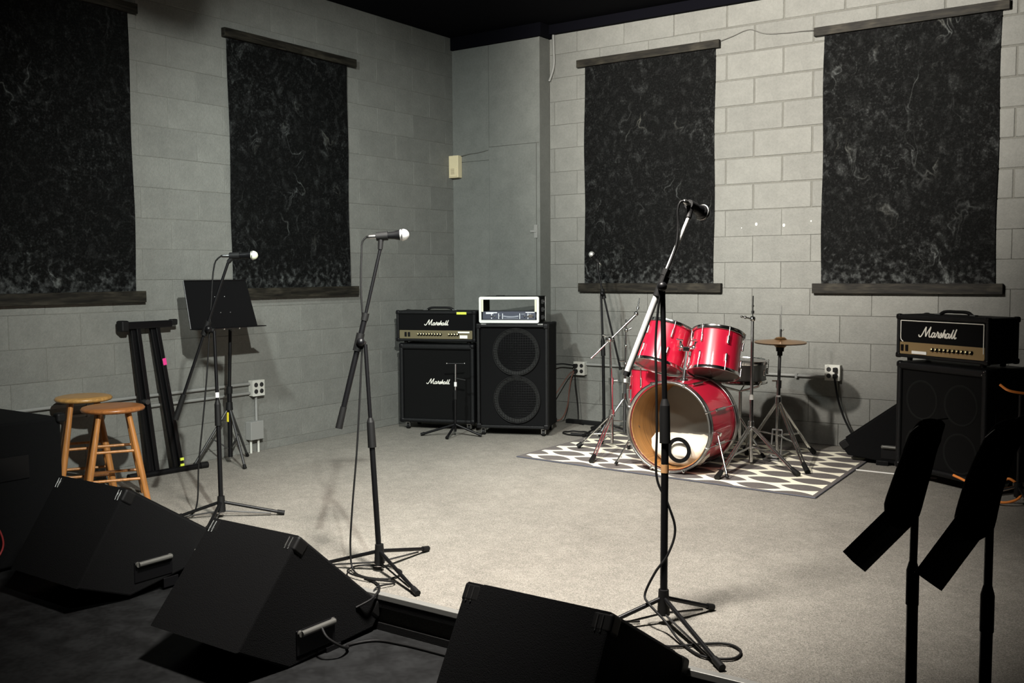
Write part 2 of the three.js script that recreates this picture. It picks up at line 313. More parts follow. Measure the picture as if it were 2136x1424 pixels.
// ------------------------------------------------------------------ rug
{
  const rugTex = tex(1024, 768, (u, v) => {
    const x = u * 2.17 / .51, z = v * 1.5 / .2; let dark = false;
    for (const [ox, oz] of [[0, 0], [.5, .5]]) { const a = x + ox - Math.round(x + ox), b = z + oz - Math.round(z + oz); if (Math.abs(b) < .40 * (1 - Math.pow(Math.abs(a) / .285, 1.9))) dark = true; }
    if (u < .012 || u > .988 || v < .012 || v > .988) dark = true;
    const n = (g512(u * 2, v * 2) - .5) * .12; return dark ? [.37 + n, .35 + n, .34 + n] : [.93 + n, .91 + n, .83 + n];
  });
  const o = thing('area_rug', 'grey and ivory lattice area rug under the drum kit', 'rug', [2.85, 0, .98]);
  const q = [[1.76, 1.69], [3.94, 1.815], [3.87, .27], [1.77, .2]], n = 16, pos = [], uv = [];
  const at = (s, t, y) => [0, 1].map(k => (q[0][k] * (1 - s) + q[1][k] * s) * (1 - t) + (q[3][k] * (1 - s) + q[2][k] * s) * t), pt = (s, t) => { const [x, z] = at(s, t); return [x, .009, z]; };
  for (let i = 0; i < n; i++) for (let j = 0; j < n; j++) { const s0 = i / n, s1 = (i + 1) / n, t0 = j / n, t1 = (j + 1) / n; for (const [s, t] of [[s0, t0], [s1, t0], [s1, t1], [s0, t0], [s1, t1], [s0, t1]]) { pos.push(...pt(s, t)); uv.push(s, t); } }
  const g = new THREE.BufferGeometry(); g.setAttribute('position', new THREE.Float32BufferAttribute(pos, 3)); g.setAttribute('uv', new THREE.Float32BufferAttribute(uv, 2)); g.computeVertexNormals();
  mesh('pile', g, std(C(1, 1, 1), 1, { map: rugTex, bumpMap: carpetBump, bumpScale: .002 }), o, { keepUV: true });
  const e = []; for (let k = 0; k < 4; k++) { const a = q[k], b = q[(k + 1) % 4]; e.push(rod([a[0], .0048, a[1]], [b[0], .0048, b[1]], .0046, .0046, 6)); }
  mesh('binding', e, M.bluegrey, o);
}

// ------------------------------------------------------------------ lettering
const SCRIPT = [
  [[-.32, .22], [-.26, .06], [-.08, .02], [.08, .2], [.3, .62], [.52, 1.02]], [[.52, 1.02], [.5, .6], [.56, .06]], [[.56, .06], [.82, .6], [1.1, 1.04]], [[1.1, 1.04], [.98, .5], [1.0, .08], [1.14, .05], [1.26, .16]],
  [[1.64, .42], [1.46, .48], [1.3, .28], [1.3, .07], [1.46, .05], [1.62, .26], [1.7, .48]], [[1.7, .48], [1.62, .14], [1.74, .05], [1.86, .2]],
  [[1.8, .1], [1.94, .42], [1.98, .62]], [[1.98, .62], [2.04, .48], [2.16, .46], [2.08, .14], [2.18, .05], [2.3, .2]],
  [[2.2, .08], [2.38, .38], [2.44, .54], [2.48, .34], [2.46, .1], [2.34, .03], [2.24, .1]], [[2.46, .06], [2.62, .3], [2.84, .84]], [[2.84, .84], [2.72, .4], [2.64, .04]],
  [[2.66, .16], [2.82, .44], [2.92, .42], [2.88, .12], [2.98, .05], [3.06, .14]], [[3.34, .42], [3.18, .48], [3.04, .28], [3.06, .07], [3.2, .05], [3.34, .26], [3.42, .48]], [[3.42, .48], [3.36, .14], [3.46, .05], [3.56, .2]],
  [[3.5, .08], [3.7, .5], [3.84, .88]], [[3.84, .88], [3.72, .44], [3.7, .08], [3.8, .05], [3.9, .18]], [[3.84, .08], [4.04, .52], [4.2, .94]], [[4.2, .94], [4.06, .44], [4.04, .08], [4.14, .05], [4.24, .16]],
];
function logoGeo(w, x, y, z) {
  const k = w / 4.6;
  return SCRIPT.map(s => { const g = new THREE.TubeGeometry(new THREE.CatmullRomCurve3(s.map(([a, b]) => V(a + .12 * b, b, 0)), false, 'centripetal'), s.length * 4, .072, 6); g.scale(k, k, k * .5); return g.translate(x - w * .44, y, z); });
}

// ------------------------------------------------------------------ amplifiers and cabinets
const corner8 = (w, h, d, s) => { const l = []; for (const x of [-1, 1]) for (const y of [0, 1]) for (const z of [-1, 1]) l.push([x * (w / 2 - s / 2 + .003), y ? h - s / 2 + .003 : s / 2 - .003, z * (d / 2 - s / 2 + .003)]); return l; };
function caster(o, x, z, mat = M.rubber) {
  const c = mesh('caster', [rod([x - .011, .026, z], [x + .011, .026, z], .026, .026, 14)], mat, o);
  mesh('fork', [span(x - .018, x - .012, .02, .058, z - .015, z + .015, .001), span(x + .012, x + .018, .02, .058, z - .015, z + .015, .001), span(x - .018, x + .018, .054, .062, z - .022, z + .022, .001)], M.steel, c);
}
function ampHead({ pos, rot, w, h, d, name, label, gold, knobs, switches, tags, logoW, logoX, piping, footL = .03 }) {
  const o = local(thing(name, label, 'amplifier', pos, undefined, rot)); const zf = 0;                // front face at z=0
  mesh('body', [span(-w / 2, w / 2, footL, h, -d, -.012, .016)], M.tolex, o);
  mesh('front_frame', [span(-w / 2, w / 2, h - .03, h, -.03, 0, .012), span(-w / 2, w / 2, footL, footL + .022, -.03, 0, .01), span(-w / 2, -w / 2 + .026, footL, h, -.03, 0, .012), span(w / 2 - .026, w / 2, footL, h, -.03, 0, .012)], M.tolex, o);
  const py = footL + .022, ph = h * .26;
  mesh('control_panel', span(-w / 2 + .028, w / 2 - .028, py, py + ph, -.02, -.006, .002), gold, o);
  mesh('cloth_front', span(-w / 2 + .028, w / 2 - .028, py + ph, h - .03, -.02, -.007, .002), M.blackMatte, o);
  if (piping) { const x0 = -w / 2 + .036, x1 = w / 2 - .034, y0 = py + ph + .012, y1 = h - .038; mesh('piping', [tube([[x0 + .02, y0 - .01, -.004], [x0 + .004, y0 + .002, -.004], [x0, y0 + .02, -.004]], .003, 12), rod([x0, y0 + .01, -.004], [x0, y1, -.004], .003), rod([x0, y1, -.004], [x1, y1, -.004], .003), rod([x1, y1, -.004], [x1, y0 - .05, -.004], .003)], M.logo, o); }
  mesh('logo', logoGeo(logoW, logoX, (py + ph + h - .03) / 2 - logoW * .115, -.003), M.logo, o, { label: 'white script lettering' });
  for (const x of knobs) { const k = mesh('knob', aim(turned([[0, .017], [.0085, .017], [.0095, .002], [.0125, 0]], 14), V(x, py + ph * .52, -.006), V(0, 0, 1)), M.black, o); mesh('knob_cap', aim(turned([[0, .0195], [.0068, .0195], [.0068, .0165]], 12), V(x, py + ph * .52, -.006), V(0, .25, 1)), M.knobGold, k); }
  for (const x of switches) mesh('switch', span(x - .009, x + .009, py + ph * .25, py + ph * .78, -.008, .002, .002), M.black, o);
  for (const [x0, x1, y0, y1, m] of tags) mesh('tape_label', span(x0, x1, y0, y1, -.006, .0006 + (y0 > h - .04 ? .001 : 0), 0), m, o);
  for (const [x, y, z] of corner8(w, h - footL, d, .034)) mesh('corner_cap', new RoundedBoxGeometry(.036, .036, .036, 2, .012).translate(x, y + footL, z - d / 2), M.black, o);
  mesh('handle', [tube([[-.12, h, -d / 2], [-.09, h + .018, -d / 2], [0, h + .022, -d / 2], [.09, h + .018, -d / 2], [.12, h, -d / 2]], .011, 20)], M.rubber, o);
  for (const x of [-.13, .13]) mesh('handle_bracket', span(x - .02, x + .02, h, h + .008, -d / 2 - .014, -d / 2 + .014, .002), M.steel, o);
  for (const x of [-w / 2 + .07, w / 2 - .07]) for (const z of [-.05, -d + .05]) mesh('foot', rod([x, 0, z], [x, footL + .004, z], .016, .018, 12), M.rubber, o);
  return o;
}
function speakerDisc(r) { return turned([[0, -.012], [r * .22, -.012], [r * .26, -.03], [r * .86, -.004], [r * .9, .004], [r, .004], [r, -.004]], 32); }
function guitarCab({ pos, rot, w, h, d, label, logo, cones }) {
  const o = local(thing('speaker_cabinet', label, 'speaker', pos, undefined, rot)); const y0 = .062;
  mesh('body', span(-w / 2, w / 2, y0, h, -d, -.03, .02), M.tolex, o);
  const f = .038; mesh('front_frame', [span(-w / 2, w / 2, h - .05, h, -.06, 0, .018), span(-w / 2, w / 2, y0, y0 + f, -.06, 0, .018), span(-w / 2, -w / 2 + f, y0, h, -.06, 0, .018), span(w / 2 - f, w / 2, y0, h, -.06, 0, .018)], M.tolex, o);
  mesh('grille_cloth', span(-w / 2 + f - .004, w / 2 - f + .004, y0 + f - .004, h - .046, -.034, -.022, .001), M.cloth, o);
  if (cones) for (const x of [-.15, .15]) for (const y of [.22, .51]) mesh('speaker_cone', aim(speakerDisc(.125), V(x, y, -.024), V(0, 0, 1)), M.cone, o);
  if (logo) mesh('logo', logoGeo(logo[0], logo[1], logo[2], -.019), M.logo, o, { label: 'white script lettering' });
  for (const [x, y, z] of corner8(w, h - y0, d, .045)) mesh('corner_cap', new RoundedBoxGeometry(.046, .046, .046, 2, .018).translate(x, y + y0, z - d / 2), M.black, o);
  for (const [sx, sy] of [[.5, 1]]) for (const k of [0, 1]) mesh('corner_screw', ball([w / 2 - .012 - k * .014, h - .012 - k * .02, .006], .004, 8), M.chrome, o);
  for (const s of [-1, 1]) mesh('side_handle', [span(s * w / 2 - .003, s * w / 2 + .003, h * .5, h * .5 + .11, -d / 2 - .1, -d / 2 + .1, .003)], M.black, o);
  for (const x of [-w / 2 + .06, w / 2 - .06]) for (const z of [-.055, -d + .055]) caster(o, x, z);
  return o;
}
guitarCab({ pos: [.515, 0, 1.07], rot: .33, w: .665, h: .728, d: .36, label: 'black lettered speaker cabinet on casters in the corner', logo: [.205, .012, .39] });
ampHead({ pos: [.515, .732, 1.075], rot: .33, w: .70, h: .272, d: .26, name: 'guitar_amplifier', label: 'black amplifier head with yellow tag beside the white rack', gold: M.goldDull, footL: .016,
  knobs: [...Array(9)].map((_, i) => -.15 + i * .0245).concat([...Array(4)].map((_, i) => .122 + i * .0245)), switches: [-.265, -.235], logoW: .212, logoX: .012,
  tags: [[.2, .3, .088, .101, M.white], [.215, .282, .044, .07, M.white], [.19, .275, .243, .262, M.lime]] });
guitarCab({ pos: [4.445, 0, 1.085], rot: -.56, w: .69, h: .742, d: .36, label: 'black four-cone cabinet under the white-piped amplifier head', cones: true });
ampHead({ pos: [4.445, .746, 1.08], rot: -.54, w: .69, h: .292, d: .26, name: 'guitar_amplifier', label: 'black amplifier head with white piping and gold panel', gold: M.gold, footL: .022, piping: true,
  knobs: [...Array(10)].map((_, i) => -.055 + i * .0315), switches: [-.295, -.258], logoW: .285, logoX: -.02,
  tags: [[-.215, -.1, .05, .068, M.white]] });
// bass cabinet
{
  const w = .585, h = .905, d = .43, y0 = .062;
  const o = local(thing('bass_cabinet', 'tall black bass cabinet with two round mesh grilles', 'speaker', [1.215, 0, .965], undefined, .405));
  mesh('body', span(-w / 2, w / 2, y0, h, -d, -.03, .012), M.felt, o);
  const f = .026; mesh('front_frame', [span(-w / 2, w / 2, h - f, h, -.05, 0, .008), span(-w / 2, w / 2, y0, y0 + f, -.05, 0, .008), span(-w / 2, -w / 2 + f, y0, h, -.05, 0, .008), span(w / 2 - f, w / 2, y0, h, -.05, 0, .008)], M.tolex, o);
  for (const [x, y] of [[.03, .68], [.035, .295]]) {
    const s = mesh('speaker', aim(turned([[0, -.004], [.035, -.012], [.05, -.03], [.165, -.002], [.178, .006], [.19, .004], [.192, -.006]], 40), V(x, y, -.026), V(0, 0, 1)), phys(C(.012, .0125, .012), .7, .4), o);
    const bars = []; for (let i = -9; i <= 9; i++) { const t = i * .02, L = Math.sqrt(Math.max(0, .188 ** 2 - t * t)); if (L < .02) continue; for (const hv of [0, 1]) bars.push(tube(hv ? [[x + t, y - L, -.014], [x + t, y, .004], [x + t, y + L, -.014]] : [[x - L, y + t, -.014], [x, y + t, .004], [x + L, y + t, -.014]], .0011, 10, 4)); }
    const gm = mesh('grille_mesh', bars, M.black, s); gm.userData.kind = 'stuff';
    mesh('grille_ring', new THREE.TorusGeometry(.19, .004, 6, 48).translate(x, y, -.016), M.rubber, s);
  }
  for (const [x, y, z] of corner8(w, h - y0, d, .04)) mesh('corner_cap', new RoundedBoxGeometry(.042, .042, .042, 2, .01).translate(x, y + y0, z - d / 2), M.black, o);
  for (const s of [-1, 1]) mesh('corner_plate', span(s * w / 2 - s * .06 - .022, s * w / 2 - s * .06 + .022, h - .006, h + .003, -.006, .003, .001), M.steel, o);
  for (const x of [-w / 2 + .045, w / 2 - .045]) for (const z of [-.05, -d + .05]) caster(o, x, z);
}
// rack case with a bass amplifier in its lower half
{
  const w = .50, h = .215, d = .36;
  const o = local(thing('rack_case', 'open black rack case with white front rim', 'rack case', [1.085, .905, .82], undefined, .42));
  const f = .024;
  mesh('shell', [span(-w / 2 + .004, -w / 2 + .014, .006, h - .006, -d, -.02, .001), span(w / 2 - .014, w / 2 - .004, .006, h - .006, -d, -.02, .001), span(-w / 2 + .004, w / 2 - .004, 0, .01, -d, -.02, .001), span(-w / 2 + .004, w / 2 - .004, h - .01, h, -d, -.02, .001)], M.blackMatte, o);
  const rim = (z, dz, t) => { const s = new THREE.Shape(), R = .018, a = w / 2, b = h; s.moveTo(-a + R, 0); s.lineTo(a - R, 0); s.quadraticCurveTo(a, 0, a, R); s.lineTo(a, b - R); s.quadraticCurveTo(a, b, a - R, b); s.lineTo(-a + R, b); s.quadraticCurveTo(-a, b, -a, b - R); s.lineTo(-a, R); s.quadraticCurveTo(-a, 0, -a + R, 0); const q = new THREE.Path(); q.moveTo(-a + t * .8, t); q.lineTo(-a + t * .8, b - t); q.lineTo(a - t * .8, b - t); q.lineTo(a - t * .8, t); q.closePath(); s.holes.push(q); return new THREE.ExtrudeGeometry(s, { depth: dz, bevelEnabled: false }).translate(0, 0, z); };
  mesh('front_rim', rim(-.03, .03, .023), M.white, o, { label: 'white metal front rim' });
  mesh('rear_rim', rim(-d - .004, .012, .012), M.white, o);
  for (const s of [-1, 1]) mesh('rack_rail', [span(Math.min(s * (w / 2 - .02), s * (w / 2 - .036)), Math.max(s * (w / 2 - .02), s * (w / 2 - .036)), .09, h - .024, -.012, -.002, .001)], M.cream, o);
  for (const y of [.04, .105, .17]) mesh('latch', [span(w / 2 - .004, w / 2 + .022, y - .007, y + .007, -.2, -.16, .003), span(w / 2 - .004, w / 2 + .006, y - .018, y + .018, -.22, -.14, .003)], M.darkSteel, o);
  mesh('handle', [span(-.14, -.07, h, h + .008, -.2, -.16, .003), span(-.09, .12, h + .001, h + .005, -.2, -.17, .002)], M.rubber, o);
  const cv = document.createElement('canvas'); cv.width = 512; cv.height = 112; const c = cv.getContext('2d');
  c.fillStyle = '#3d4150'; c.fillRect(0, 0, 512, 112); c.fillStyle = '#2c2f3a'; c.fillRect(0, 92, 512, 20);
  c.fillStyle = '#e4e6ea'; for (const x of [82, 152, 190, 356, 436]) c.fillRect(x, 24, 7, 74);
  c.fillRect(30, 8, 110, 14); c.fillRect(30, 20, 74, 12); c.fillRect(416, 4, 86, 12);
  c.fillStyle = '#c9cdd6'; for (let i = 0; i < 20; i++) c.fillRect(202 + i * 7.4, 52 + Math.round(9 * Math.sin(i / 19 * Math.PI)), 4, 16); c.fillRect(205, 88, 140, 3); c.fillRect(375, 30, 34, 4); c.fillRect(446, 30, 24, 4);
  c.fillStyle = '#5b5146'; c.fillRect(448, 40, 40, 40);
  const ct = new THREE.CanvasTexture(cv); ct.colorSpace = THREE.SRGBColorSpace;
  const amp = thing('bass_amplifier', 'slate rack bass amplifier with sliders inside the white-rimmed case', 'amplifier', [1.085, .905, .82], undefined, .42); local(amp);
  mesh('chassis', span(-w / 2 + .03, w / 2 - .03, .024, .092, -.3, -.012, .002), M.bluegrey, amp);
  const pl = new THREE.PlaneGeometry(w - .06, .07).translate(0, .058, -.0105); mesh('face_plate', pl, std(C(1, 1, 1), .5, { map: ct }), amp, { keepUV: true });
  for (const x of [-.145, -.12, -.075, .13, .155, .2]) mesh('knob', aim(turned([[0, .012], [.006, .012], [.0075, 0]], 12), V(x, .055, -.01), V(0, 0, 1)), M.steel, amp);
  mesh('power_switch', span(.205 - .006 + .02, .205 + .006 + .02, .045, .07, -.011, -.004, .001), M.socket, amp);
}

// ------------------------------------------------------------------ floor wedges
const wedgeGroup = 'floor monitor wedges';
function wedge({ top, ang, w, xr, place, label, hasHandle = true, handleSide = 1 }) {
  // profile in (z, y): T top edge, g down the grille, b down the back
  const cg = Math.cos(ang), sg = Math.sin(ang), G = [-cg, -sg], B = [sg, -cg];
  const P = (g, b) => [top[0] + g * G[0] + b * B[0], top[1] + g * G[1] + b * B[1]];
  const prof = [P(0, 0), P(.6, 0), P(.6, .1), P(.27, .41), P(0, .465)];
  const s = new THREE.Shape(prof.map(q => new THREE.Vector2(-q[0], q[1])));
  const o = local(thing('floor_monitor', label, 'monitor speaker', place.pos, wedgeGroup, place.rot || 0));
  const ex = new THREE.ExtrudeGeometry(s, { depth: w - .016, bevelEnabled: true, bevelThickness: .008, bevelSize: .008, bevelSegments: 2, bevelOffset: -.008 });
  ex.rotateY(Math.PI / 2); ex.translate(xr - w + .008, 0, 0);       // shape x -> -z, depth -> x
  mesh('cabinet', ex, M.felt, o);
  const onSide = (g, b) => { const q = P(g, b); return [xr, q[1], q[0]]; };
  const gn = [-sg, cg];                                             // outward from the grille in (z,y)
  const q0 = P(.045, 0), q1 = P(.555, 0);
  mesh('grille', (() => { const a = V(xr - w / 2, (q0[1] + q1[1]) / 2, (q0[0] + q1[0]) / 2); const g = box(w - .06, .012, .5, 0, 0, 0, .004); g.rotateX(-ang); return g.translate(a.x, a.y + gn[1] * .004, a.z + gn[0] * .004); })(), M.cloth, o);
  for (const x of [xr - w + .03, xr - .03]) for (const [g, b, kind] of [[.03, .03, 1], [.575, .03, 0]]) {
    const q = P(g, b); const c = box(.07, .062, .062, 0, 0, 0, .012); c.rotateX(-ang);
    const cap = mesh('corner_cap', c.translate(x + (x < xr - w / 2 ? -.0005 : .0005), q[1], q[0]), M.rubber, o);
    if (kind) for (const k of [-.012, .006]) { const a = P(-.003, .012), e = P(-.003, .05), bb = P(.006, -.003), e2 = P(.05, -.003); mesh('corner_rib', [rod([x + k, a[1], a[0]], [x + k, e[1], e[0]], .0026, .0026, 6), rod([x + k, P(.008, .012)[1] + .0, P(-.002, .012)[0]], [x + k, P(.0, .058)[1], P(-.002, .058)[0]], .0026, .0026, 6)], M.steel, cap); }
  }
  if (hasHandle) {                                                  // bar handle and socket plate on one end panel
    const c = P(.31, .25), e = handleSide > 0 ? xr : xr - w, k = handleSide, sx = (d0, d1, y0, y1, z0, z1, b) => span(Math.min(e + k * d0, e + k * d1), Math.max(e + k * d0, e + k * d1), y0, y1, z0, z1, b);
    const fr = mesh('handle_plate', sx(-.004, .005, c[1] - .06, c[1] + .036, c[0] - .1, c[0] + .1, .003), M.black, o);
    const X = e + k * .016; mesh('handle_bar', [rod([X, c[1] + .024, c[0] - .085], [X, c[1] + .024, c[0] + .085], .012), rod([e, c[1] + .024, c[0] - .085], [X, c[1] + .024, c[0] - .085], .012), rod([e, c[1] + .024, c[0] + .085], [X, c[1] + .024, c[0] + .085], .012)], M.handleBar, fr);
    mesh('socket_plate', sx(-.002, .006, c[1] - .12, c[1] - .075, c[0] - .13, c[0] - .05, .002), M.black, o);
  }
  return o;
}
wedge({ top: [4.845, .36], ang: .575, w: .54, xr: .27, place: { pos: [1.55, 0, 0], rot: 0 }, label: 'black floor monitor wedge in front of the wooden stools' }).rotation.y = 0;
wedge({ top: [4.911, .337], ang: .714, w: .50, xr: .25, place: { pos: [2.75, 0, 0] }, label: 'black floor monitor wedge, steepest one, with cable at its end' });
wedge({ top: [5.0, .339], ang: .535, w: .525, xr: .26, place: { pos: [4.12, 0, 0] }, label: 'black floor monitor wedge below the chrome boom stand' });
// drum-fill wedge on the stage, end panel to the front
wedge({ top: [0, .415], ang: .655, w: .44, xr: .22, place: { pos: [4.185, .078, .37], rot: Math.PI / 2 }, handleSide: -1, label: 'black monitor wedge half hidden behind the right amplifier cabinet' });
solo('speaker_cable', tube([[3.02, -.03, 4.83], [3.06, -.06, 4.84], [3.09, -.1, 4.8], [3.07, -.13, 4.74], [3.03, -.142, 4.7], [3.08, -.144, 4.6], [3.2, -.144, 4.57], [3.45, -.144, 4.56]], .006, 60), M.rubber, 'black speaker cable trailing from the end of the steep wedge', 'cable');
solo('speaker_cable', tube([[3.0, -.02, 4.62], [3.02, .0, 4.55], [2.98, .012, 4.46], [2.9, .008, 4.4], [2.82, .006, 4.38]], .005, 40), M.rubber, 'black cable passing over stage lip beside the steep wedge', 'cable');
// big cabinet at the left end
{
  const o = thing('subwoofer', 'large black loudspeaker cabinet standing left of the wedges', 'speaker', [.55, -.15, 4.95]);
  mesh('cabinet', span(.16, .93, -.135, .588, 4.62, 5.2, .015), M.felt, o);
  mesh('grille', span(.2, .89, -.1, .555, 5.196, 5.21, .004), M.cloth, o);
  for (const x of [.165, .925]) for (const y of [-.13, .583]) for (const z of [4.625, 5.195]) mesh('corner_cap', new RoundedBoxGeometry(.05, .05, .05, 2, .014).translate(x, y, z), M.rubber, o);
  for (const x of [.24, .85]) for (const z of [4.7, 5.12]) mesh('foot', rod([x, -.15, z], [x, -.13, z], .02), M.rubber, o);
  mesh('side_handle', [span(.926, .936, .3, .42, 4.8, 5.02, .003)], M.black, o);
  solo('hanging_cable', tube([[.948, .14, 5.07], [.952, .1, 4.99], [.952, 0, 4.955], [.952, -.06, 4.985], [.95, -.1, 5.08], [.952, -.02, 5.14], [.95, .08, 5.12]], .005, 60, 6, true), M.redCable, 'red cable loop hanging on the large black cabinet', 'cable');
}

// ------------------------------------------------------------------ stools
function stool({ c, h, r, rot, foot, seat, leg, label }) {
  const o = thing('bar_stool', label, 'stool', [c[0], 0, c[1]], 'wooden stools by the left wall');
  mesh('seat', turned([[0, h], [r * .8, h], [r * .95, h - .006], [r, h - .017], [r * .97, h - .029], [r * .85, h - .035], [0, h - .035]], 36).translate(c[0], 0, c[1]), seat, o);
  const L = [0, 1, 2, 3].map(k => { const a = rot + k * Math.PI / 2; return [[c[0] + Math.cos(a) * r * .62, h - .03, c[1] + Math.sin(a) * r * .62], [c[0] + Math.cos(a) * foot, 0, c[1] + Math.sin(a) * foot]]; });
  for (const [t, b] of L) { const at = k => t.map((v, i) => v + (b[i] - v) * k); mesh('leg', [rod(t, at(.15), .0155, .0155), rod(at(.15), at(.5), .0155, .019).scale(1, 1, 1), rod(at(.5), b, .019, .0165)], leg, o); }
  L.forEach(([t, b], k) => { const [t2, b2] = L[(k + 1) % 4]; for (const s of [.42 + (k % 2) * .07, .72 + (k % 2) * .06]) { const p = t.map((v, i) => v + (b[i] - v) * s), q = t2.map((v, i) => v + (b2[i] - v) * s); mesh('rung', rod(p, q, .0085), leg, o); } });
}
stool({ c: [.225, 4.06], h: .592, r: .163, rot: 1.285, foot: .215, seat: M.stoolPale, leg: M.stoolLeg, label: 'pale wooden bar stool standing against the left wall' });
stool({ c: [.585, 4.10], h: .562, r: .176, rot: -.26, foot: .235, seat: M.stoolBrown, leg: M.stoolLeg, label: 'browner wooden bar stool in front of the pale one' });

// ------------------------------------------------------------------ folded keyboard stand leaning on the wall
{
  const o = thing('keyboard_stand', 'folded black keyboard stand leaning against the block wall', 'stand', [.16, 0, 3.44]);
  mesh('foot_bar', [rod([.142, .02, 3.70], [.2, .02, 3.17], .019, .019, 12)], M.black, o);
  for (const [p, q] of [[[.142, .02, 3.72], [.146, .02, 3.665]], [[.195, .02, 3.21], [.202, .02, 3.155]]]) mesh('end_cap', rod(p, q, .023, .023, 12), M.rubber, o);
  mesh('top_bar', [span(.045, .095, .965, 1.012, 3.32, 3.66, .008)], M.black, o);
  mesh('end_cap', [span(.035, .105, .95, 1.022, 3.65, 3.705, .012)], M.rubber, o); mesh('end_cap', [span(.05, .09, .978, 1.018, 3.275, 3.325, .008)], M.rubber, o);
  const bar = (a, b, w) => { a = V(a); b = V(b); const d = b.clone().sub(a), g = new RoundedBoxGeometry(w, d.length(), .03, 2, .004); g.translate(0, d.length() / 2, 0); return aim(g, a, d); };
  mesh('upright', bar([.15, .02, 3.515], [.075, .97, 3.575], .028), M.black, o); mesh('upright', bar([.125, .02, 3.545], [.055, .97, 3.603], .028), M.black, o);
  mesh('upright', bar([.165, .02, 3.335], [.075, .97, 3.43], .028), M.black, o); mesh('upright', bar([.145, .02, 3.365], [.055, .97, 3.455], .028), M.black, o);
  mesh('pivot_bolt', rod([.1, .49, 3.56], [.14, .49, 3.56], .018), M.darkSteel, o);
  mesh('tape', bar([.098, .715, 3.40], [.094, .762, 3.405], .033), M.pink, o, { label: 'pink tape' });
  for (const y of [.035, .075]) mesh('tape', span(.168 - y * .05, .184 - y * .05, y, y + .018, 3.325, 3.352, .001), M.lime, o, { label: 'yellow tape' });
}

// ------------------------------------------------------------------ music stand
{
  const o = thing('music_stand', 'black music stand with wide tilted desk by the wall', 'music stand', [.24, 0, 2.98]);
  mesh('pole', [rod([.235, .05, 2.985], [.222, .5, 2.97], .0165), rod([.222, .5, 2.97], [.225, .95, 2.95], .012)], M.black, o);
  mesh('collar', rod([.223, .375, 2.975], [.221, .43, 2.972], .026, .022, 14), M.rubber, o); mesh('clutch', rod([.222, .49, 2.97], [.222, .54, 2.968], .021), M.rubber, o);
  mesh('tape', rod([.2228, .505 - .21, 2.9785], [.222, .36, 2.976], .0175), M.yellow, o, { label: 'yellow tape' });
  for (const f of [[.13, .008, 3.215], [.475, .008, 3.06], [.12, .008, 2.74]]) { mesh('leg', rod([.222, .4, 2.973], f, .0085), M.darkSteel, o); const m = [(.222 + f[0]) / 2, .19, (2.973 + f[2]) / 2]; mesh('brace', rod([.234, .1, 2.984], m, .005), M.darkSteel, o); mesh('foot', rod([f[0] * .94 + .222 * .06, .03, f[2] * .94 + 2.973 * .06], f, .011, .013), M.rubber, o); }
  // desk: sheet steel with folded sides and a lip
  const top = y => .30 + (1.27 - y) * .30, desk = [];
  const a = [.298, 1.272], b = [.395, .962]; const zl = [3.372, 3.40], zr = [2.868, 2.855];
  const sh = new THREE.BufferGeometry(); const quad = []; const Q = (p, q, r, s) => quad.push(...p, ...q, ...r, ...p, ...r, ...s);
  const TL = [a[0], a[1], zl[0]], TR = [a[0], a[1], zr[0]], BLc = [b[0], b[1], zl[1]], BR = [b[0], b[1], zr[1]];
  const off = (p, d) => [p[0] - .0035, p[1] - .001, p[2]];
  Q(TL, BLc, BR, TR); Q(off(TR), off(BR), off(BLc), off(TL));
  Q(TL, off(TL), off(BLc), BLc); Q(TR, BR, off(BR), off(TR)); Q(TL, TR, off(TR), off(TL));
  sh.setAttribute('position', new THREE.Float32BufferAttribute(quad, 3)); sh.computeVertexNormals();
  const dk = mesh('desk', sh, M.black, o);
  mesh('lip', [span(.393, .465, .958, .964, 2.835, 3.41, .002)], M.black, dk);
  mesh('side_flange', [rod([a[0] - .004, a[1], zl[0] + .004], [b[0], b[1], zl[1] + .004], .0045)], M.darkSteel, dk); mesh('top_fold', rod([a[0], a[1] + .002, zl[0]], [a[0], a[1] + .002, zr[0]], .005), M.black, dk);
  for (const [y, z] of [[1.165, 3.16], [1.165, 3.08], [1.06, 3.14], [1.06, 3.06]]) mesh('rivet', ball([.298 + (1.272 - y) * .313 + .001, y, z], .0038, 8), M.steel, dk);
  mesh('tilt_joint', [rod([.235, .93, 2.95], [.34, 1.08, 2.98], .012), rod([.25, .945, 2.9], [.25, .945, 3.02], .009)], M.darkSteel, o);
  for (const z of [2.895, 3.025]) mesh('wing_knob', ball([.252, .945, z], .011, 10), M.chrome, o);
}

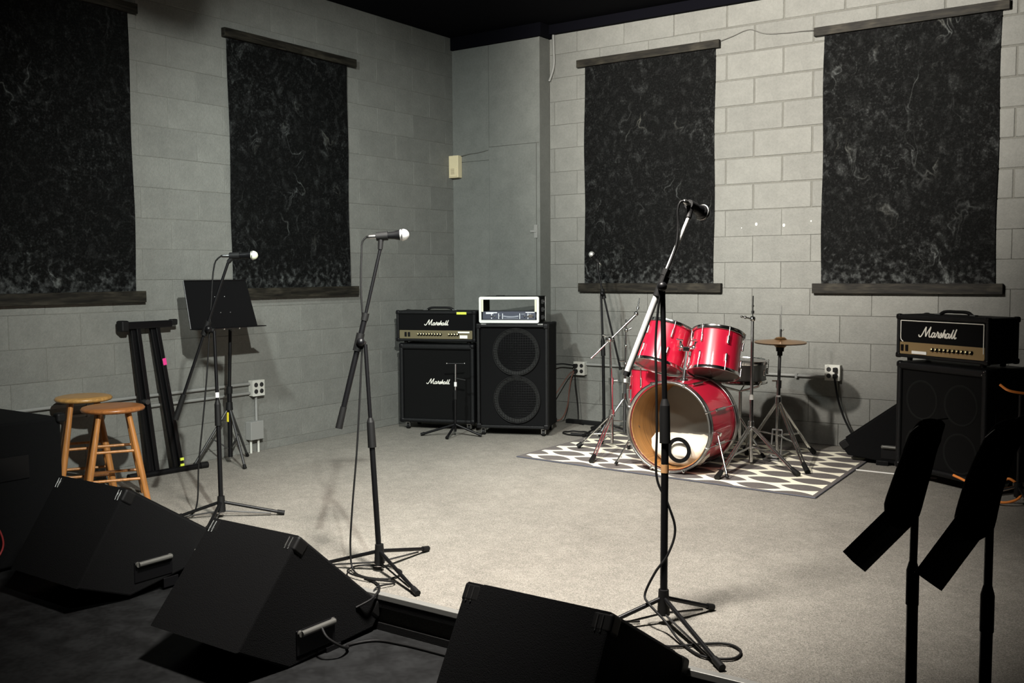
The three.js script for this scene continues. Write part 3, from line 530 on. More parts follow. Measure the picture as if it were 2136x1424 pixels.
// ------------------------------------------------------------------ microphone stands
function boomStand({ base, top, mid, feet, boomB, boomM, boomT, label, group = 'microphone stands', chromeBoom, weight, tapes = [], hub = .09, rp = .0125 }) {
  const o = thing('microphone_stand', label, 'microphone stand', base, group);
  const h0 = [base[0], .05, base[2]];
  const lerp = (p, q, t) => p.map((v, i) => v + (q[i] - v) * t);
  mesh('lower_pole', rod(h0, mid, rp), M.black, o);
  mesh('clutch', [rod(lerp(h0, mid, .9), lerp(mid, top, .14), rp * 1.5, rp * 1.35, 14), rod(lerp(mid, top, .14), lerp(mid, top, .19), rp * 1.35, rp * .8, 14)], M.rubber, o);
  mesh('upper_pole', rod(mid, top, rp * .72), M.black, o);
  mesh('hub', [rod([base[0], .035, base[2]], [base[0], hub + .03, base[2]], .024, .019, 12)], M.rubber, o);
  for (const f of feet) {
    const q = [f[0], .014, f[2]]; mesh('leg', rod([base[0], hub, base[2]], q, .0085), M.black, o);
    mesh('brace', rod([base[0], .04, base[2]], lerp([base[0], .02, base[2]], q, .8), .004), M.darkSteel, o);
    mesh('foot', rod(lerp([base[0], hub, base[2]], q, .9), [q[0] + (q[0] - base[0]) * .02, .013, q[2] + (q[2] - base[2]) * .02], .012, .013), M.rubber, o);
  }
  const j = lerp(boomB, boomT, .5);
  // clamp where the boom passes the pole top
  let best = 0, bd = 9; for (let k = 0; k <= 40; k++) { const q = lerp(boomB, boomT, k / 40), dd = Math.hypot(q[0] - top[0], q[1] - top[1], q[2] - top[2]); if (dd < bd) { bd = dd; best = k / 40; } }
  const cl = lerp(boomB, boomT, best), dir = V(boomT).sub(V(boomB)).normalize();
  const e0 = V(cl).addScaledVector(dir, -.035).toArray(), e1 = V(cl).addScaledVector(dir, .045).toArray();
  mesh('boom_clamp', [rod(top, cl, .014), rod(e0, e1, .018, .018, 14)], M.rubber, o);
  mesh('clamp_knob', [ball([(top[0] + cl[0]) / 2 + .012, top[1] + .012, (top[2] + cl[2]) / 2 + .02], .019)], M.black, o);
  const bm = chromeBoom ? M.boomChrome : M.black;
  if (boomM) { mesh('boom_sleeve', rod(boomB, boomM, .0125, .0125, 14), bm, o); mesh('boom_arm', rod(boomM, boomT, .0075, .0075, 12), bm, o); mesh('boom_collar', rod(lerp(boomB, boomM, .97), lerp(boomM, boomT, .06), .016), M.rubber, o); }
  else mesh('boom_arm', rod(boomB, boomT, .0085, .0075), bm, o);
  if (weight) mesh('boom_counterweight', rod(boomB, lerp(boomB, boomT, weight), .0165, .0145, 12), M.rubber, o);
  else mesh('boom_end_cap', rod(V(boomB).addScaledVector(dir, -.012).toArray(), V(boomB).addScaledVector(dir, .006).toArray(), .0135), M.rubber, o);
  for (const [t, m, l] of tapes) { const a = lerp(h0, mid, Math.min(t, .999)); mesh('tape', rod(t < 1 ? a : lerp(mid, top, t - 1), t < 1 ? lerp(h0, mid, t + .045) : lerp(mid, top, t - 1 + .06), t < 1 ? rp + .0012 : rp * .72 + .0015), m, o, { label: l }); }
  return o;
}
function microphone({ tail, head, clip, ballMat = M.grilleMesh, r = .026, label, ring }) {
  const o = thing('microphone', label, 'microphone', tail, 'microphones on stands');
  const d = V(head).sub(V(tail)).normalize(), at = k => V(tail).addScaledVector(d, k), L = V(head).distanceTo(V(tail));
  mesh('connector', aim(turned([[0, 0], [.006, 0], [.0095, .012], [.0095, .05]], 14), at(0), d), M.steel, o);
  mesh('body', aim(turned([[0, .045], [.011, .045], [.0125, .06], [.0175, L - .03], [.023, L - .008], [.0235, L]], 18), at(0), d), M.black, o);
  const ballG = new THREE.SphereGeometry(r, 20, 14); ballG.scale(1, 1.08, 1); mesh('windscreen', aim(ballG, at(L + r * .35), d), ballMat, o);
  mesh('windscreen_band', aim(ringY(r * .99, .0028, 24), at(L + r * .25), d), M.steel, o);
  if (clip) { const c = V(clip), g0 = at(L * .42); mesh('clip', [rod(c.toArray(), g0.toArray(), .011, .013), rod(at(L * .28).addScaledVector(up, -.001).toArray(), at(L * .62).toArray(), .0185, .0205, 14)], M.rubber, o); }
  return o;
}
// 1: at the far left, in front of the music stand
boomStand({ base: [1.427, 0, 4.019], mid: [1.393, .548, 3.997], top: [1.36, 1.009, 3.981], feet: [[1.66, 0, 3.79], [1.255, 0, 4.17], [1.62, 0, 4.27]], boomB: [1.204, .532, 4.13], boomT: [1.409, 1.378, 3.916], weight: .16, label: 'black boom microphone stand in front of the music stand', tapes: [[1.22, M.white, 'white tape']], });
microphone({ tail: [1.376, 1.412, 3.936], head: [1.512, 1.415, 3.842], clip: [1.409, 1.378, 3.916], ballMat: M.foamPale, r: .024, label: 'microphone with pale foam windscreen above the music stand' });
solo('microphone_cable', tube([[1.376, 1.412, 3.936], [1.355, 1.39, 3.952], [1.345, 1.345, 3.962], [1.341, 1.138, 3.984], [1.334, .724, 4.023], [1.316, .311, 4.07], [1.3, .03, 4.1], [1.27, .008, 4.16], [1.2, .007, 4.25], [1.05, .007, 4.3]], .0042, 90), M.rubber, 'black cable hanging from the pale foam microphone', 'cable');
// 2
boomStand({ base: [2.789, 0, 4.25], mid: [2.738, .60, 4.235], top: [2.704, 1.0, 4.228], feet: [[2.77, 0, 3.90], [3.15, 0, 4.42], [2.53, 0, 4.36]], boomB: [2.619, .63, 4.316], boomT: [2.742, 1.419, 4.164], weight: .12, boomM: [2.697, 1.12, 4.22], label: 'black boom microphone stand between the two left wedges' });
microphone({ tail: [2.691, 1.474, 4.195], head: [2.815, 1.482, 4.108], clip: [2.742, 1.419, 4.164], r: .026, label: 'ball microphone with silver mesh pointing at the drums' });
solo('microphone_cable', tube([[2.691, 1.474, 4.195], [2.676, 1.455, 4.206], [2.675, 1.4, 4.212], [2.678, 1.25, 4.223], [2.690, 1.07, 4.226], [2.691, .911, 4.242], [2.688, .551, 4.274], [2.68, .276, 4.303], [2.679, .107, 4.318], [2.70, .02, 4.33], [2.8, .008, 4.37], [2.92, .008, 4.33], [2.9, .008, 4.23], [2.78, .008, 4.2], [2.68, .01, 4.27], [2.72, .018, 4.38], [2.86, .016, 4.4], [2.98, .01, 4.36], [2.96, .01, 4.46], [2.99, -.03, 4.515]], .0042, 160), M.rubber, 'black cable coiled around the base of the second stand', 'cable');
// 3
boomStand({ base: [4.122, 0, 4.147], mid: [4.101, .742, 4.098], top: [4.076, 1.245, 4.074], feet: [[4.215, 0, 3.915], [4.475, 0, 4.44], [3.96, 0, 4.36]], boomB: [3.978, .935, 4.169], boomM: [4.084, 1.309, 4.064], boomT: [4.146, 1.511, 4.003], chromeBoom: true, label: 'microphone stand with bright chrome boom beside the bass drum', tapes: [[.74, M.amber, 'dull yellow tape']], hub: .1, rp: .014 });
microphone({ tail: [4.135, 1.575, 4.02], head: [4.15, 1.54, 3.90], clip: [4.146, 1.511, 4.003], r: .029, label: 'dark ball microphone held by the chrome boom', ballMat: std(C(.05, .05, .05), .35, { metalness: .8 }) });
solo('microphone_cable', tube([[4.135, 1.575, 4.02], [4.125, 1.57, 4.03], [4.118, 1.54, 4.035], [4.12, 1.484, 4.035], [4.118, 1.413, 4.045], [4.105, 1.35, 4.065], [4.083, 1.27, 4.09], [4.062, 1.073, 4.1], [4.07, .9, 4.11], [4.077, .716, 4.118], [4.084, .537, 4.128], [4.124, .447, 4.118], [4.15, .349, 4.11], [4.133, .259, 4.14], [4.098, .197, 4.168], [4.068, .108, 4.195], [4.1, .09, 4.22], [4.17, .05, 4.24], [4.268, .012, 4.308], [4.391, .009, 4.381], [4.476, .008, 4.338], [4.471, .008, 4.261], [4.413, .008, 4.226], [4.34, .008, 4.27], [4.25, .008, 4.36], [4.1, .008, 4.4], [3.98, .008, 4.36], [3.96, .008, 4.28], [4.05, .01, 4.2]], .0048, 220), M.rubber, 'black cable winding down the chrome boom stand to the carpet', 'cable');
// 4: behind the drums
boomStand({ base: [1.77, 0, .45], mid: [1.747, .70, .427], top: [1.721, 1.13, .413], feet: [[1.72, 0, .70], [2.0, 0, .36], [1.58, 0, .32]], boomB: [1.869, .533, .359], boomT: [1.69, 1.335, .418], label: 'black boom stand behind the cymbal stand near the bass cabinet', tapes: [[1.08, M.white, 'white tape']] });
microphone({ tail: [1.712, 1.372, .396], head: [1.652, 1.452, .434], clip: [1.69, 1.335, .418], r: .025, label: 'ball microphone tilted upward over the left cymbal stand' });
// 5: short stand before the corner cabinet
{
  const b = [.835, 0, 1.222], o = thing('short_stand', 'short black tripod stand with crossbar before the corner cabinet', 'stand', b);
  mesh('lower_pole', rod([b[0], .04, b[2]], [b[0] - .004, .36, b[2] - .01], .010), M.black, o); mesh('upper_pole', rod([b[0] - .004, .36, b[2] - .01], [b[0] - .008, .585, b[2] - .02], .007), M.steel, o);
  mesh('crossbar', rod([b[0] - .065, .588, b[2] + .016], [b[0] + .055, .588, b[2] - .055], .006), M.black, o); for (const k of [-1, 1]) mesh('bar_tip', ball([b[0] - .006 + k * .062, .59, b[2] - .02 - k * .037], .007, 8), M.steel, o);
  mesh('clutch', rod([b[0] - .003, .3, b[2] - .008], [b[0] - .004, .375, b[2] - .01], .015), M.rubber, o); mesh('tape', rod([b[0] - .0055, .405, b[2] - .013], [b[0] - .006, .44, b[2] - .014], .0115), M.white, o, { label: 'white tape' });
  mesh('arm_clamp', rod([b[0], .47, b[2] - .015], [b[0] + .07, .455, b[2] - .05], .008), M.rubber, o);
  for (const f of [[.58, .012, 1.35], [1.03, .012, 1.13], [.87, .012, 1.38]]) { mesh('leg', rod([b[0], .1, b[2]], f, .010), M.black, o); mesh('foot', rod([f[0] * .9 + b[0] * .1, .022, f[2] * .9 + b[2] * .1], f, .013), M.rubber, o); }
}
// 6: tripod at the right edge
{
  const b = [4.93, 0, 1.36], o = thing('short_stand', 'black and chrome tripod stand in front of the right cabinet', 'stand', b);
  mesh('pole', rod([b[0], .04, b[2]], [b[0], .62, b[2]], .012), M.black, o); mesh('clutch', rod([b[0], .3, b[2]], [b[0], .38, b[2]], .018), M.rubber, o); mesh('hub', rod([b[0], .05, b[2]], [b[0], .13, b[2]], .022), M.rubber, o);
  [[4.66, .014, 1.46], [5.06, .014, 1.66], [5.12, .014, 1.16]].forEach((f, i) => { mesh('leg', rod([b[0], .11, b[2]], f, .0085), i ? M.black : M.chrome, o); mesh('foot', rod([f[0] * .9 + b[0] * .1, .024, f[2] * .9 + b[2] * .1], f, .012), M.rubber, o); });
}
// the two near stands with tilted sleeves
function sleeveStand({ p0, p1, p2, sb, sm, st, rim, t0, t1, label, bent }) {
  const o = thing('sleeve_stand', label, 'stand', [p0[0], -.15, p0[2]], 'near stands with tilted sleeves');
  const b = [p0[0], -.15, p0[2]];
  mesh('lower_pole', rod([b[0], -.1, b[2]], p1, .0112), M.black, o); mesh('clutch', [rod(V(p1).addScaledVector(up, -.07).toArray(), p1, .0125, .0125, 14), rod(p1, V(p1).addScaledVector(up, .018).toArray(), .0125, .008, 14)], M.rubber, o);
  mesh('upper_pole', rod(p1, V(p2).addScaledVector(up, .03).toArray(), .0078), M.black, o);
  mesh('base_plate', turned([[0, .0], [.12, 0], [.125, .008], [.11, .02], [.03, .034], [.016, .05], [.0125, .1], [0, .1]], 32).translate(b[0], -.15, b[2]), M.black, o);
  // sleeve: a padded, tapering sock that widens to a flared mouth
  const c = new THREE.CatmullRomCurve3([V(sb), V(sm), V(st), V(st).lerp(V(rim), .75)]), N = 22, K = 18, pos = [], idx = [];
  const view = V(-.15, -.1, -.98).normalize();
  for (let i = 0; i <= N; i++) {
    const s = i / N, q = c.getPoint(s), t = c.getTangent(s), side = new THREE.Vector3().crossVectors(t, view).normalize(), dep = new THREE.Vector3().crossVectors(side, t).normalize();
    let w = .037 - .012 * s; if (s < .12) w *= Math.sqrt(1 - ((.12 - s) / .12) ** 2 * .8); if (s > .72) w *= 1 - .75 * ((s - .72) / .28) ** 1.5; const dd = w * .72;
    for (let k = 0; k < K; k++) { const a = k / K * 2 * Math.PI; const v = q.clone().addScaledVector(side, Math.cos(a) * w).addScaledVector(dep, Math.sin(a) * dd); pos.push(v.x, v.y, v.z); }
  }
  for (let i = 0; i < N; i++) for (let k = 0; k < K; k++) { const a = i * K + k, e = i * K + (k + 1) % K; idx.push(a, e, a + K, e, e + K, a + K); }
  for (const [i0, f] of [[0, 1], [N * K, 0]]) for (let k = 1; k < K - 1; k++) f ? idx.push(i0, i0 + k + 1, i0 + k) : idx.push(i0, i0 + k, i0 + k + 1);
  const g = new THREE.BufferGeometry(); g.setAttribute('position', new THREE.Float32BufferAttribute(pos, 3)); g.setIndex(idx); g.computeVertexNormals();
  const sl = mesh('sleeve', g, M.blackMatte, o);
  mesh('sleeve_rim_highlight', tube([V(st).lerp(V(sm), .12).add(V(-.026, .012, .02)).toArray(), V(st).add(V(-.016, .016, .012)).toArray(), V(st).lerp(V(rim), .5).add(V(-.004, .012, .004)).toArray(), rim], .0014, 24, 5), M.steel, sl);  // thin steel line that draws the highlight along the sleeve's top edge
  // flat tongue, slightly troughed
  const a = V(t0), e = V(t1), ax = e.clone().sub(a).normalize(), sd = new THREE.Vector3().crossVectors(ax, view).normalize(), nm = new THREE.Vector3().crossVectors(sd, ax).normalize();
  const tp = [], ti = []; const cols = 6, rws = 8, th = .0025;
  for (let layer = 0; layer < 2; layer++) for (let i = 0; i <= rws; i++) for (let j = 0; j <= cols; j++) {
    const s = i / rws, u = j / cols * 2 - 1, w = .028; let n = .010 * u * u + (bent ? .02 * Math.max(0, u) * s : 0); const v = a.clone().lerp(e, s).addScaledVector(sd, u * w).addScaledVector(nm, -n + layer * th); tp.push(v.x, v.y, v.z);
  }
  const W = cols + 1, T = (rws + 1) * W; for (let i = 0; i < rws; i++) for (let j = 0; j < cols; j++) { const q = i * W + j; ti.push(q, q + 1, q + W, q + 1, q + W + 1, q + W, T + q, T + q + W, T + q + 1, T + q + 1, T + q + W, T + q + W + 1); }
  for (let j = 0; j < cols; j++) { const q = rws * W + j; ti.push(q, q + 1, T + q, q + 1, T + q + 1, T + q); }
  for (let i = 0; i < rws; i++) for (const j of [0, cols]) { const q = i * W + j; ti.push(q, q + W, T + q, q + W, T + q + W, T + q); }
  const tg = new THREE.BufferGeometry(); tg.setAttribute('position', new THREE.Float32BufferAttribute(tp, 3)); tg.setIndex(ti); const tgn = tg.toNonIndexed(); tgn.computeVertexNormals();
  mesh('tongue', tgn, phys(C(.05, .054, .053), .55, .6, { side: THREE.DoubleSide, bumpMap: tolexBump, bumpScale: .001 }), o);
  return o;
}
sleeveStand({ p0: [5.275, .476, 5.366], p1: [5.268, .703, 5.352], p2: [5.268, .79, 5.345], sb: [5.239, .798, 5.364], sm: [5.262, .901, 5.34], st: [5.283, .979, 5.318], rim: [5.316, 1.01, 5.292], t0: [5.246, .817, 5.357], t1: [5.168, .721, 5.42], bent: true, label: 'near black stand with folded flat tongue below its sleeve' });
sleeveStand({ p0: [5.419, .537, 5.444], p1: [5.419, .702, 5.43], p2: [5.418, .81, 5.422], sb: [5.389, .81, 5.442], sm: [5.408, .913, 5.42], st: [5.435, .994, 5.394], rim: [5.474, 1.043, 5.363], t0: [5.387, .833, 5.442], t1: [5.326, .728, 5.493], label: 'near black stand with straight flat tongue below its sleeve' });

// ------------------------------------------------------------------ drums
function lug(o, r, a, y0, y1, toY) {                                // vertical drum lug with rod, in drum frame (axis y)
  const x = Math.cos(a), z = Math.sin(a), q = (R, y) => [x * R, y, z * R];
  mesh('lug', [rod(q(r + .008, y0), q(r + .008, y1), .008, .008, 8), ball(q(r + .009, y0), .0085, 8), ball(q(r + .009, y1), .0085, 8)], M.chrome, o);
  mesh('tension_rod', [rod(q(r + .014, y1), q(r + .014, toY), .0032, .0032, 6), ball(q(r + .014, toY + Math.sign(toY - y1) * .004), .006, 8)], M.chrome, o);
}
function drum(name, label, pos, axis, r, h, mats, { lugs = 6, lugA = .3, bottomHead, hoop = .013 } = {}) {   // pos = centre
  const o = local(thing(name, label, 'drum', pos, 'drums of the kit'));
  o.quaternion.setFromUnitVectors(up, V(axis).normalize());
  mesh('shell', turned([[r, -h / 2], [r, h / 2], [r - .007, h / 2], [r - .007, -h / 2], [r, -h / 2]], 48), mats.shell, o);
  for (const s of [1, -1]) {
    const y = s * h / 2;
    mesh('hoop', turned([[r + .004, y - s * hoop], [r + .012, y - s * hoop], [r + .011, y + s * .004], [r + .015, y + s * .008], [r + .012, y + s * .011], [r + .006, y + s * .008], [r + .004, y - s * hoop]].map(q => q), 48), M.chrome, o);
    mesh(s > 0 ? 'batter_head' : 'resonant_head', turned(s > 0 ? [[0, y + .003], [r + .004, y + .002], [r + .004, y - .003]] : [[0, y - .003], [r + .004, y - .002], [r + .004, y + .003]], 40), s > 0 ? M.headWhite : (bottomHead || M.headDark), o);
  }
  for (let k = 0; k < lugs; k++) { const a = lugA + k / lugs * 2 * Math.PI; if (h > .18) { lug(o, r, a, h * .14, h * .3, h / 2 + .004); lug(o, r, a, -h * .14, -h * .3, -h / 2 - .004); } else lug(o, r, a, -.015, .015, h / 2 + .004); }
  return o;
}
drum('tom_drum', 'red tom drum on the left above the bass drum', [2.695, .785, 1.24], [.10, .9, -.40], .168, .285, { shell: M.red }, { lugA: .95 });
drum('tom_drum', 'red tom drum on the right beside the bright glint', [3.075, .757, 1.24], [-.03, .92, -.36], .163, .28, { shell: M.red }, { lugA: .75 });
{
  const o = drum('floor_tom', 'red floor tom half hidden behind the bass drum', [2.505, .43, .93], [0, 1, 0], .205, .38, { shell: M.red }, { lugs: 8, lugA: .2 });
  for (const a of [.6, 2.7, 4.8]) { const x = Math.cos(a) * .222, z = Math.sin(a) * .222; mesh('leg', rod([x, -.42, z], [x, .1, z], .006), M.chrome, o); mesh('leg_foot', rod([x, -.43, z], [x, -.4, z], .012), M.rubber, o); mesh('leg_bracket', box(.03, .05, .03, x, .04, z), M.chrome, o); }
}
{
  const o = drum('snare_drum', 'grey metal snare drum on its stand behind the right tom', [3.05, .60, .74], [.03, 1, .02], .178, .14, { shell: M.snare }, { lugs: 10, lugA: .15 });
  const s = thing('snare_stand', 'chrome snare stand under the grey metal drum', 'drum stand', [3.05, 0, .74]);
  mesh('pole', rod([3.05, .06, .74], [3.05, .45, .74], .011), M.chrome, s);
  for (const k of [0, 1, 2]) { const a = .4 + k * 2.094, c = Math.cos(a), n = Math.sin(a); mesh('basket_arm', [rod([3.05, .45, .74], [3.05 + c * .17, .5, .74 + n * .17], .007), rod([3.05 + c * .17, .5, .74 + n * .17], [3.05 + c * .197, .535, .74 + n * .197], .008)], M.chrome, s); mesh('leg', rod([3.05, .26, .74], [3.05 + c * .23, .012, .74 + n * .23], .0075), M.chrome, s); mesh('foot', rod([3.05 + c * .21, .03, .74 + n * .21], [3.05 + c * .235, .01, .74 + n * .235], .012), M.rubber, s); }
}
// bass drum: axis along z, front head to the stage
{
  const R = .282, Y = .302, D = .43, cx = 2.925, zf = 1.655;
  const o = local(thing('bass_drum', 'red bass drum with clear front head and black port ring', 'drum', [cx, 0, zf], 'drums of the kit'));
  const alongZ = g => g.rotateX(Math.PI / 2).translate(0, Y, 0);   // y -> z
  mesh('shell', alongZ(turned([[R, -D], [R, -.03], [R - .002, -.028]], 64)), M.red, o);
  mesh('shell_lining', alongZ(turned([[R - .002, -.028], [R - .009, -.028], [R - .009, -D + .005], [R - .002, -D]], 64)), M.drumWood, o, { label: 'amber wood inside of the shell' });
  const hoopP = (z0, z1) => alongZ(turned([[R + .004, z0], [R + .02, z0], [R + .02, z1], [R + .004, z1], [R + .004, z0]], 64));
  mesh('front_hoop', hoopP(-.034, .006), M.steel, o, { label: 'metal front hoop' }); mesh('rear_hoop', hoopP(-D - .03, -D + .01), M.steel, o);
  mesh('front_head', new THREE.RingGeometry(.064, R + .005, 64, 3).translate(0, 0, 0).translate(0, Y, -.012), M.clear, o, { label: 'clear plastic front head' });
  // the head is cut away under the port ring: shift a disc with an off-centre hole
  { const sh = new THREE.Shape(); sh.absarc(0, 0, R + .005, 0, 2 * Math.PI); const hole = new THREE.Path(); hole.absarc(.075, -.145, .06, 0, 2 * Math.PI, true); sh.holes.push(hole); const g = prep(new THREE.ShapeGeometry(sh, 48).translate(0, Y, -.012)); metreUV(g); const m = o.children.find(c => c.name === 'front_head'); m.geometry = g; }
  mesh('port_ring', new THREE.RingGeometry(.0, 1, 4).scale(.0001, .0001, 1).translate(.075, Y - .145, -.02), M.blackMatte, o);
  { const s2 = new THREE.Shape(); s2.absarc(0, 0, .083, 0, 2 * Math.PI); const h2 = new THREE.Path(); h2.absarc(0, 0, .058, 0, 2 * Math.PI, true); s2.holes.push(h2); const g = prep(new THREE.ExtrudeGeometry(s2, { depth: .006, bevelEnabled: false, curveSegments: 40 }).translate(.075, Y - .145, -.013)); metreUV(g); o.children.find(c => c.name === 'port_ring').geometry = g; }
  mesh('batter_head', alongZ(turned([[0, -D - .004], [R + .003, -D - .002], [R + .003, -D + .006]], 48)), M.headWhite, o);
  for (let k = 0; k < 8; k++) {
    const a = (k + .5) / 8 * 2 * Math.PI, c = Math.cos(a), s = Math.sin(a), q = (r, z) => [c * r, Y + s * r, z];
    mesh('lug', [rod(q(R + .01, -.15), q(R + .01, -.28), .011, .011, 10), ball(q(R + .01, -.15), .011, 8), ball(q(R + .01, -.28), .011, 8)], M.chrome, o);
    mesh('tension_rod', rod(q(R + .017, .004), q(R + .017, -.16), .0036, .0036, 6), M.chrome, o); mesh('tension_rod', rod(q(R + .017, -.27), q(R + .017, -D - .02), .0036, .0036, 6), M.chrome, o);
    mesh('claw', [rod(q(R + .02, .009), q(R + .02, -.03), .0085, .007, 8), rod(q(R + .006, .01), q(R + .022, .01), .007, .007, 8)], M.chrome, o);
  }
  for (const s of [-1, 1]) { const a = [s * (R + .004), Y - .03, -.13], b = [s * .40, .012, -.03]; mesh('spur', [rod(a, b, .0065), rod([s * (R - .01), Y - .03, -.13], [s * (R + .03), Y - .04, -.125], .014)], M.chrome, o); mesh('spur_tip', rod([s * .39, .03, -.035], b, .011, .012), M.rubber, o); }
  mesh('tom_mount', [rod([0, Y + R - .01, -.24], [0, Y + R + .012, -.24], .03, .026, 14), rod([0, Y + R, -.24], [0, .80, -.29], .0125, .0125, 14), box(.05, .035, .04, 0, .79, -.29, .006)], M.chrome, o);
  for (const s of [-1, 1]) mesh('tom_arm', [rod([s * .015, .79, -.29], [s * .075, .80, -.315], .0105), rod([s * .055, .775, -.3], [s * .055, .84, -.31], .013), ball([s * .045, .80, -.30], .021, 12), rod([s * .03, .845, -.29], [s * .07, .855, -.27], .006)], M.chrome, o);
  // pillow resting inside the drum
  const pg = new THREE.SphereGeometry(1, 36, 20), pp = pg.attributes.position;
  for (let i = 0; i < pp.count; i++) { let x = pp.getX(i), y = pp.getY(i), z = pp.getZ(i); const sx = Math.sign(x) * Math.pow(Math.abs(x), .8), n = .12 * fbm(x * 1.8 + 3, y * 1.8, z * 1.8, 3) + .05 * fbm(x * 5, y * 5, z * 5 + 2, 2); pp.setXYZ(i, sx * .215 * (1 + n), y * .105 * (1 + n * 2) + .05 * x * x, z * .13 * (1 + n)); }
  pg.computeVertexNormals();
  solo('pillow', pg.translate(cx + .03, .135, zf - .165), M.pillow, 'cream pillow lying inside the bass drum', 'pillow');
}
// hardware
function tripod(o, hub, feet, r = .008, low = .12) {                 // double-braced legs
  for (const f of feet) {
    const q = [f[0], .015, f[2]]; const side = V(q).sub(V(hub)).cross(up).normalize().multiplyScalar(.009);
    mesh('leg', [rod(V(hub).add(side).toArray(), V(q).add(side).toArray(), r * .8), rod(V(hub).sub(side).toArray(), V(q).sub(side).toArray(), r * .8)], M.chrome, o);
    const m = V(hub).lerp(V(q), .62); mesh('brace', rod([hub[0], low, hub[2]], m.toArray(), r * .7), M.chrome, o);
    const a = V(hub).lerp(V(q), .9); mesh('foot', rod(a.toArray(), [q[0] + (q[0] - hub[0]) * .04, .014, q[2] + (q[2] - hub[2]) * .04], .016, .019, 10), M.rubber, o);
  }
  mesh('hub', [rod([hub[0], hub[1] - .02, hub[2]], [hub[0], hub[1] + .03, hub[2]], .022, .02, 12)], M.chrome, o);
}
{
  const o = thing('cymbal_stand', 'chrome cymbal stand with bare boom left of bass drum', 'drum stand', [2.206, 0, 1.099], 'cymbal stands without cymbals');
  mesh('lower_tube', rod([2.206, .05, 1.099], [2.185, .5, 1.075], .0125), M.chrome, o); mesh('upper_tube', rod([2.185, .5, 1.075], [2.164, .805, 1.061], .0095), M.chrome, o); mesh('clamp', [rod([2.186, .48, 1.076], [2.184, .53, 1.074], .019), rod([2.184, .51, 1.075], [2.225, .51, 1.05], .006)], M.chrome, o);
  tripod(o, [2.197, .265, 1.087], [[2.34, 0, 1.62], [1.975, 0, 1.19], [2.03, 0, .95]]);
  mesh('tilter', [ball([2.164, .81, 1.061], .022), rod([2.15, .815, 1.09], [2.175, .8, 1.03], .012), rod([2.155, .83, 1.07], [2.12, .845, 1.09], .006)], M.chrome, o);
  mesh('boom', rod([2.055, .671, 1.148], [2.24, .9, 1.0], .0065), M.chrome, o); mesh('boom_sleeve', rod([2.24, .9, 1.0], [2.32, .997, .936], .011), M.chrome, o);
  mesh('cymbal_post', [ball([2.318, 1.0, .936], .019), rod([2.32, .997, .936], [2.333, 1.114, .917], .0045), rod([2.325, 1.03, .93], [2.327, 1.05, .926], .011), rod([2.329, 1.075, .922], [2.330, 1.088, .92], .0075)], M.chrome, o);
}
{
  const o = thing('cymbal_stand', 'slim chrome stand without boom behind the floor tom', 'drum stand', [2.0, 0, .54], 'cymbal stands without cymbals');
  mesh('lower_tube', rod([2.003, .04, .535], [1.992, .42, .505], .0125), M.darkSteel, o); mesh('upper_tube', rod([1.992, .42, .505], [1.982, .93, .47], .009), M.chrome, o);
  tripod(o, [1.995, .315, .515], [[2.2, 0, .66], [1.84, 0, .66], [1.97, 0, .27]]);
  mesh('knob', [ball([1.99, .845, .48], .018), rod([1.985, .84, .476], [2.02, .86, .455], .007)], M.chrome, o); mesh('knob', [ball([1.988, .72, .485], .014), rod([1.95, .6, .52], [1.99, .6, .49], .007)], M.chrome, o); mesh('knob', ball([1.99, .58, .49], .015), M.chrome, o);
  mesh('tape', rod([1.9925, .43, .5045], [1.991, .46, .5025], .0125), M.white, o, { label: 'white tape' });
}
{
  const o = thing('cymbal_stand', 'straight chrome stand between right tom and hi-hat', 'drum stand', [3.272, 0, 1.096], 'cymbal stands without cymbals');
  mesh('lower_tube', rod([3.272, .02, 1.096], [3.262, .46, 1.07], .013), M.chrome, o); mesh('upper_tube', rod([3.262, .46, 1.07], [3.248, .985, 1.03], .0105), M.steel, o);
  mesh('tape', rod([3.2625, .44, 1.071], [3.2615, .475, 1.069], .0146), M.white, o, { label: 'white tape' });
  tripod(o, [3.264, .265, 1.082], [[3.275, 0, 1.655], [3.655, 0, 1.30], [3.12, 0, .78]], .009);
  mesh('tilter', [ball([3.248, .985, 1.03], .02), rod([3.24, .985, 1.04], [3.19, 1.0, 1.08], .006), ball([3.19, 1.0, 1.08], .009), ball([3.21, .995, 1.066], .011)], M.chrome, o);
  mesh('cymbal_post', [rod([3.248, .985, 1.03], [3.246, 1.14, 1.02], .0045), rod([3.248, 1.02, 1.027], [3.247, 1.04, 1.026], .011), rod([3.247, 1.065, 1.024], [3.247, 1.077, 1.023], .008)], M.chrome, o);
}
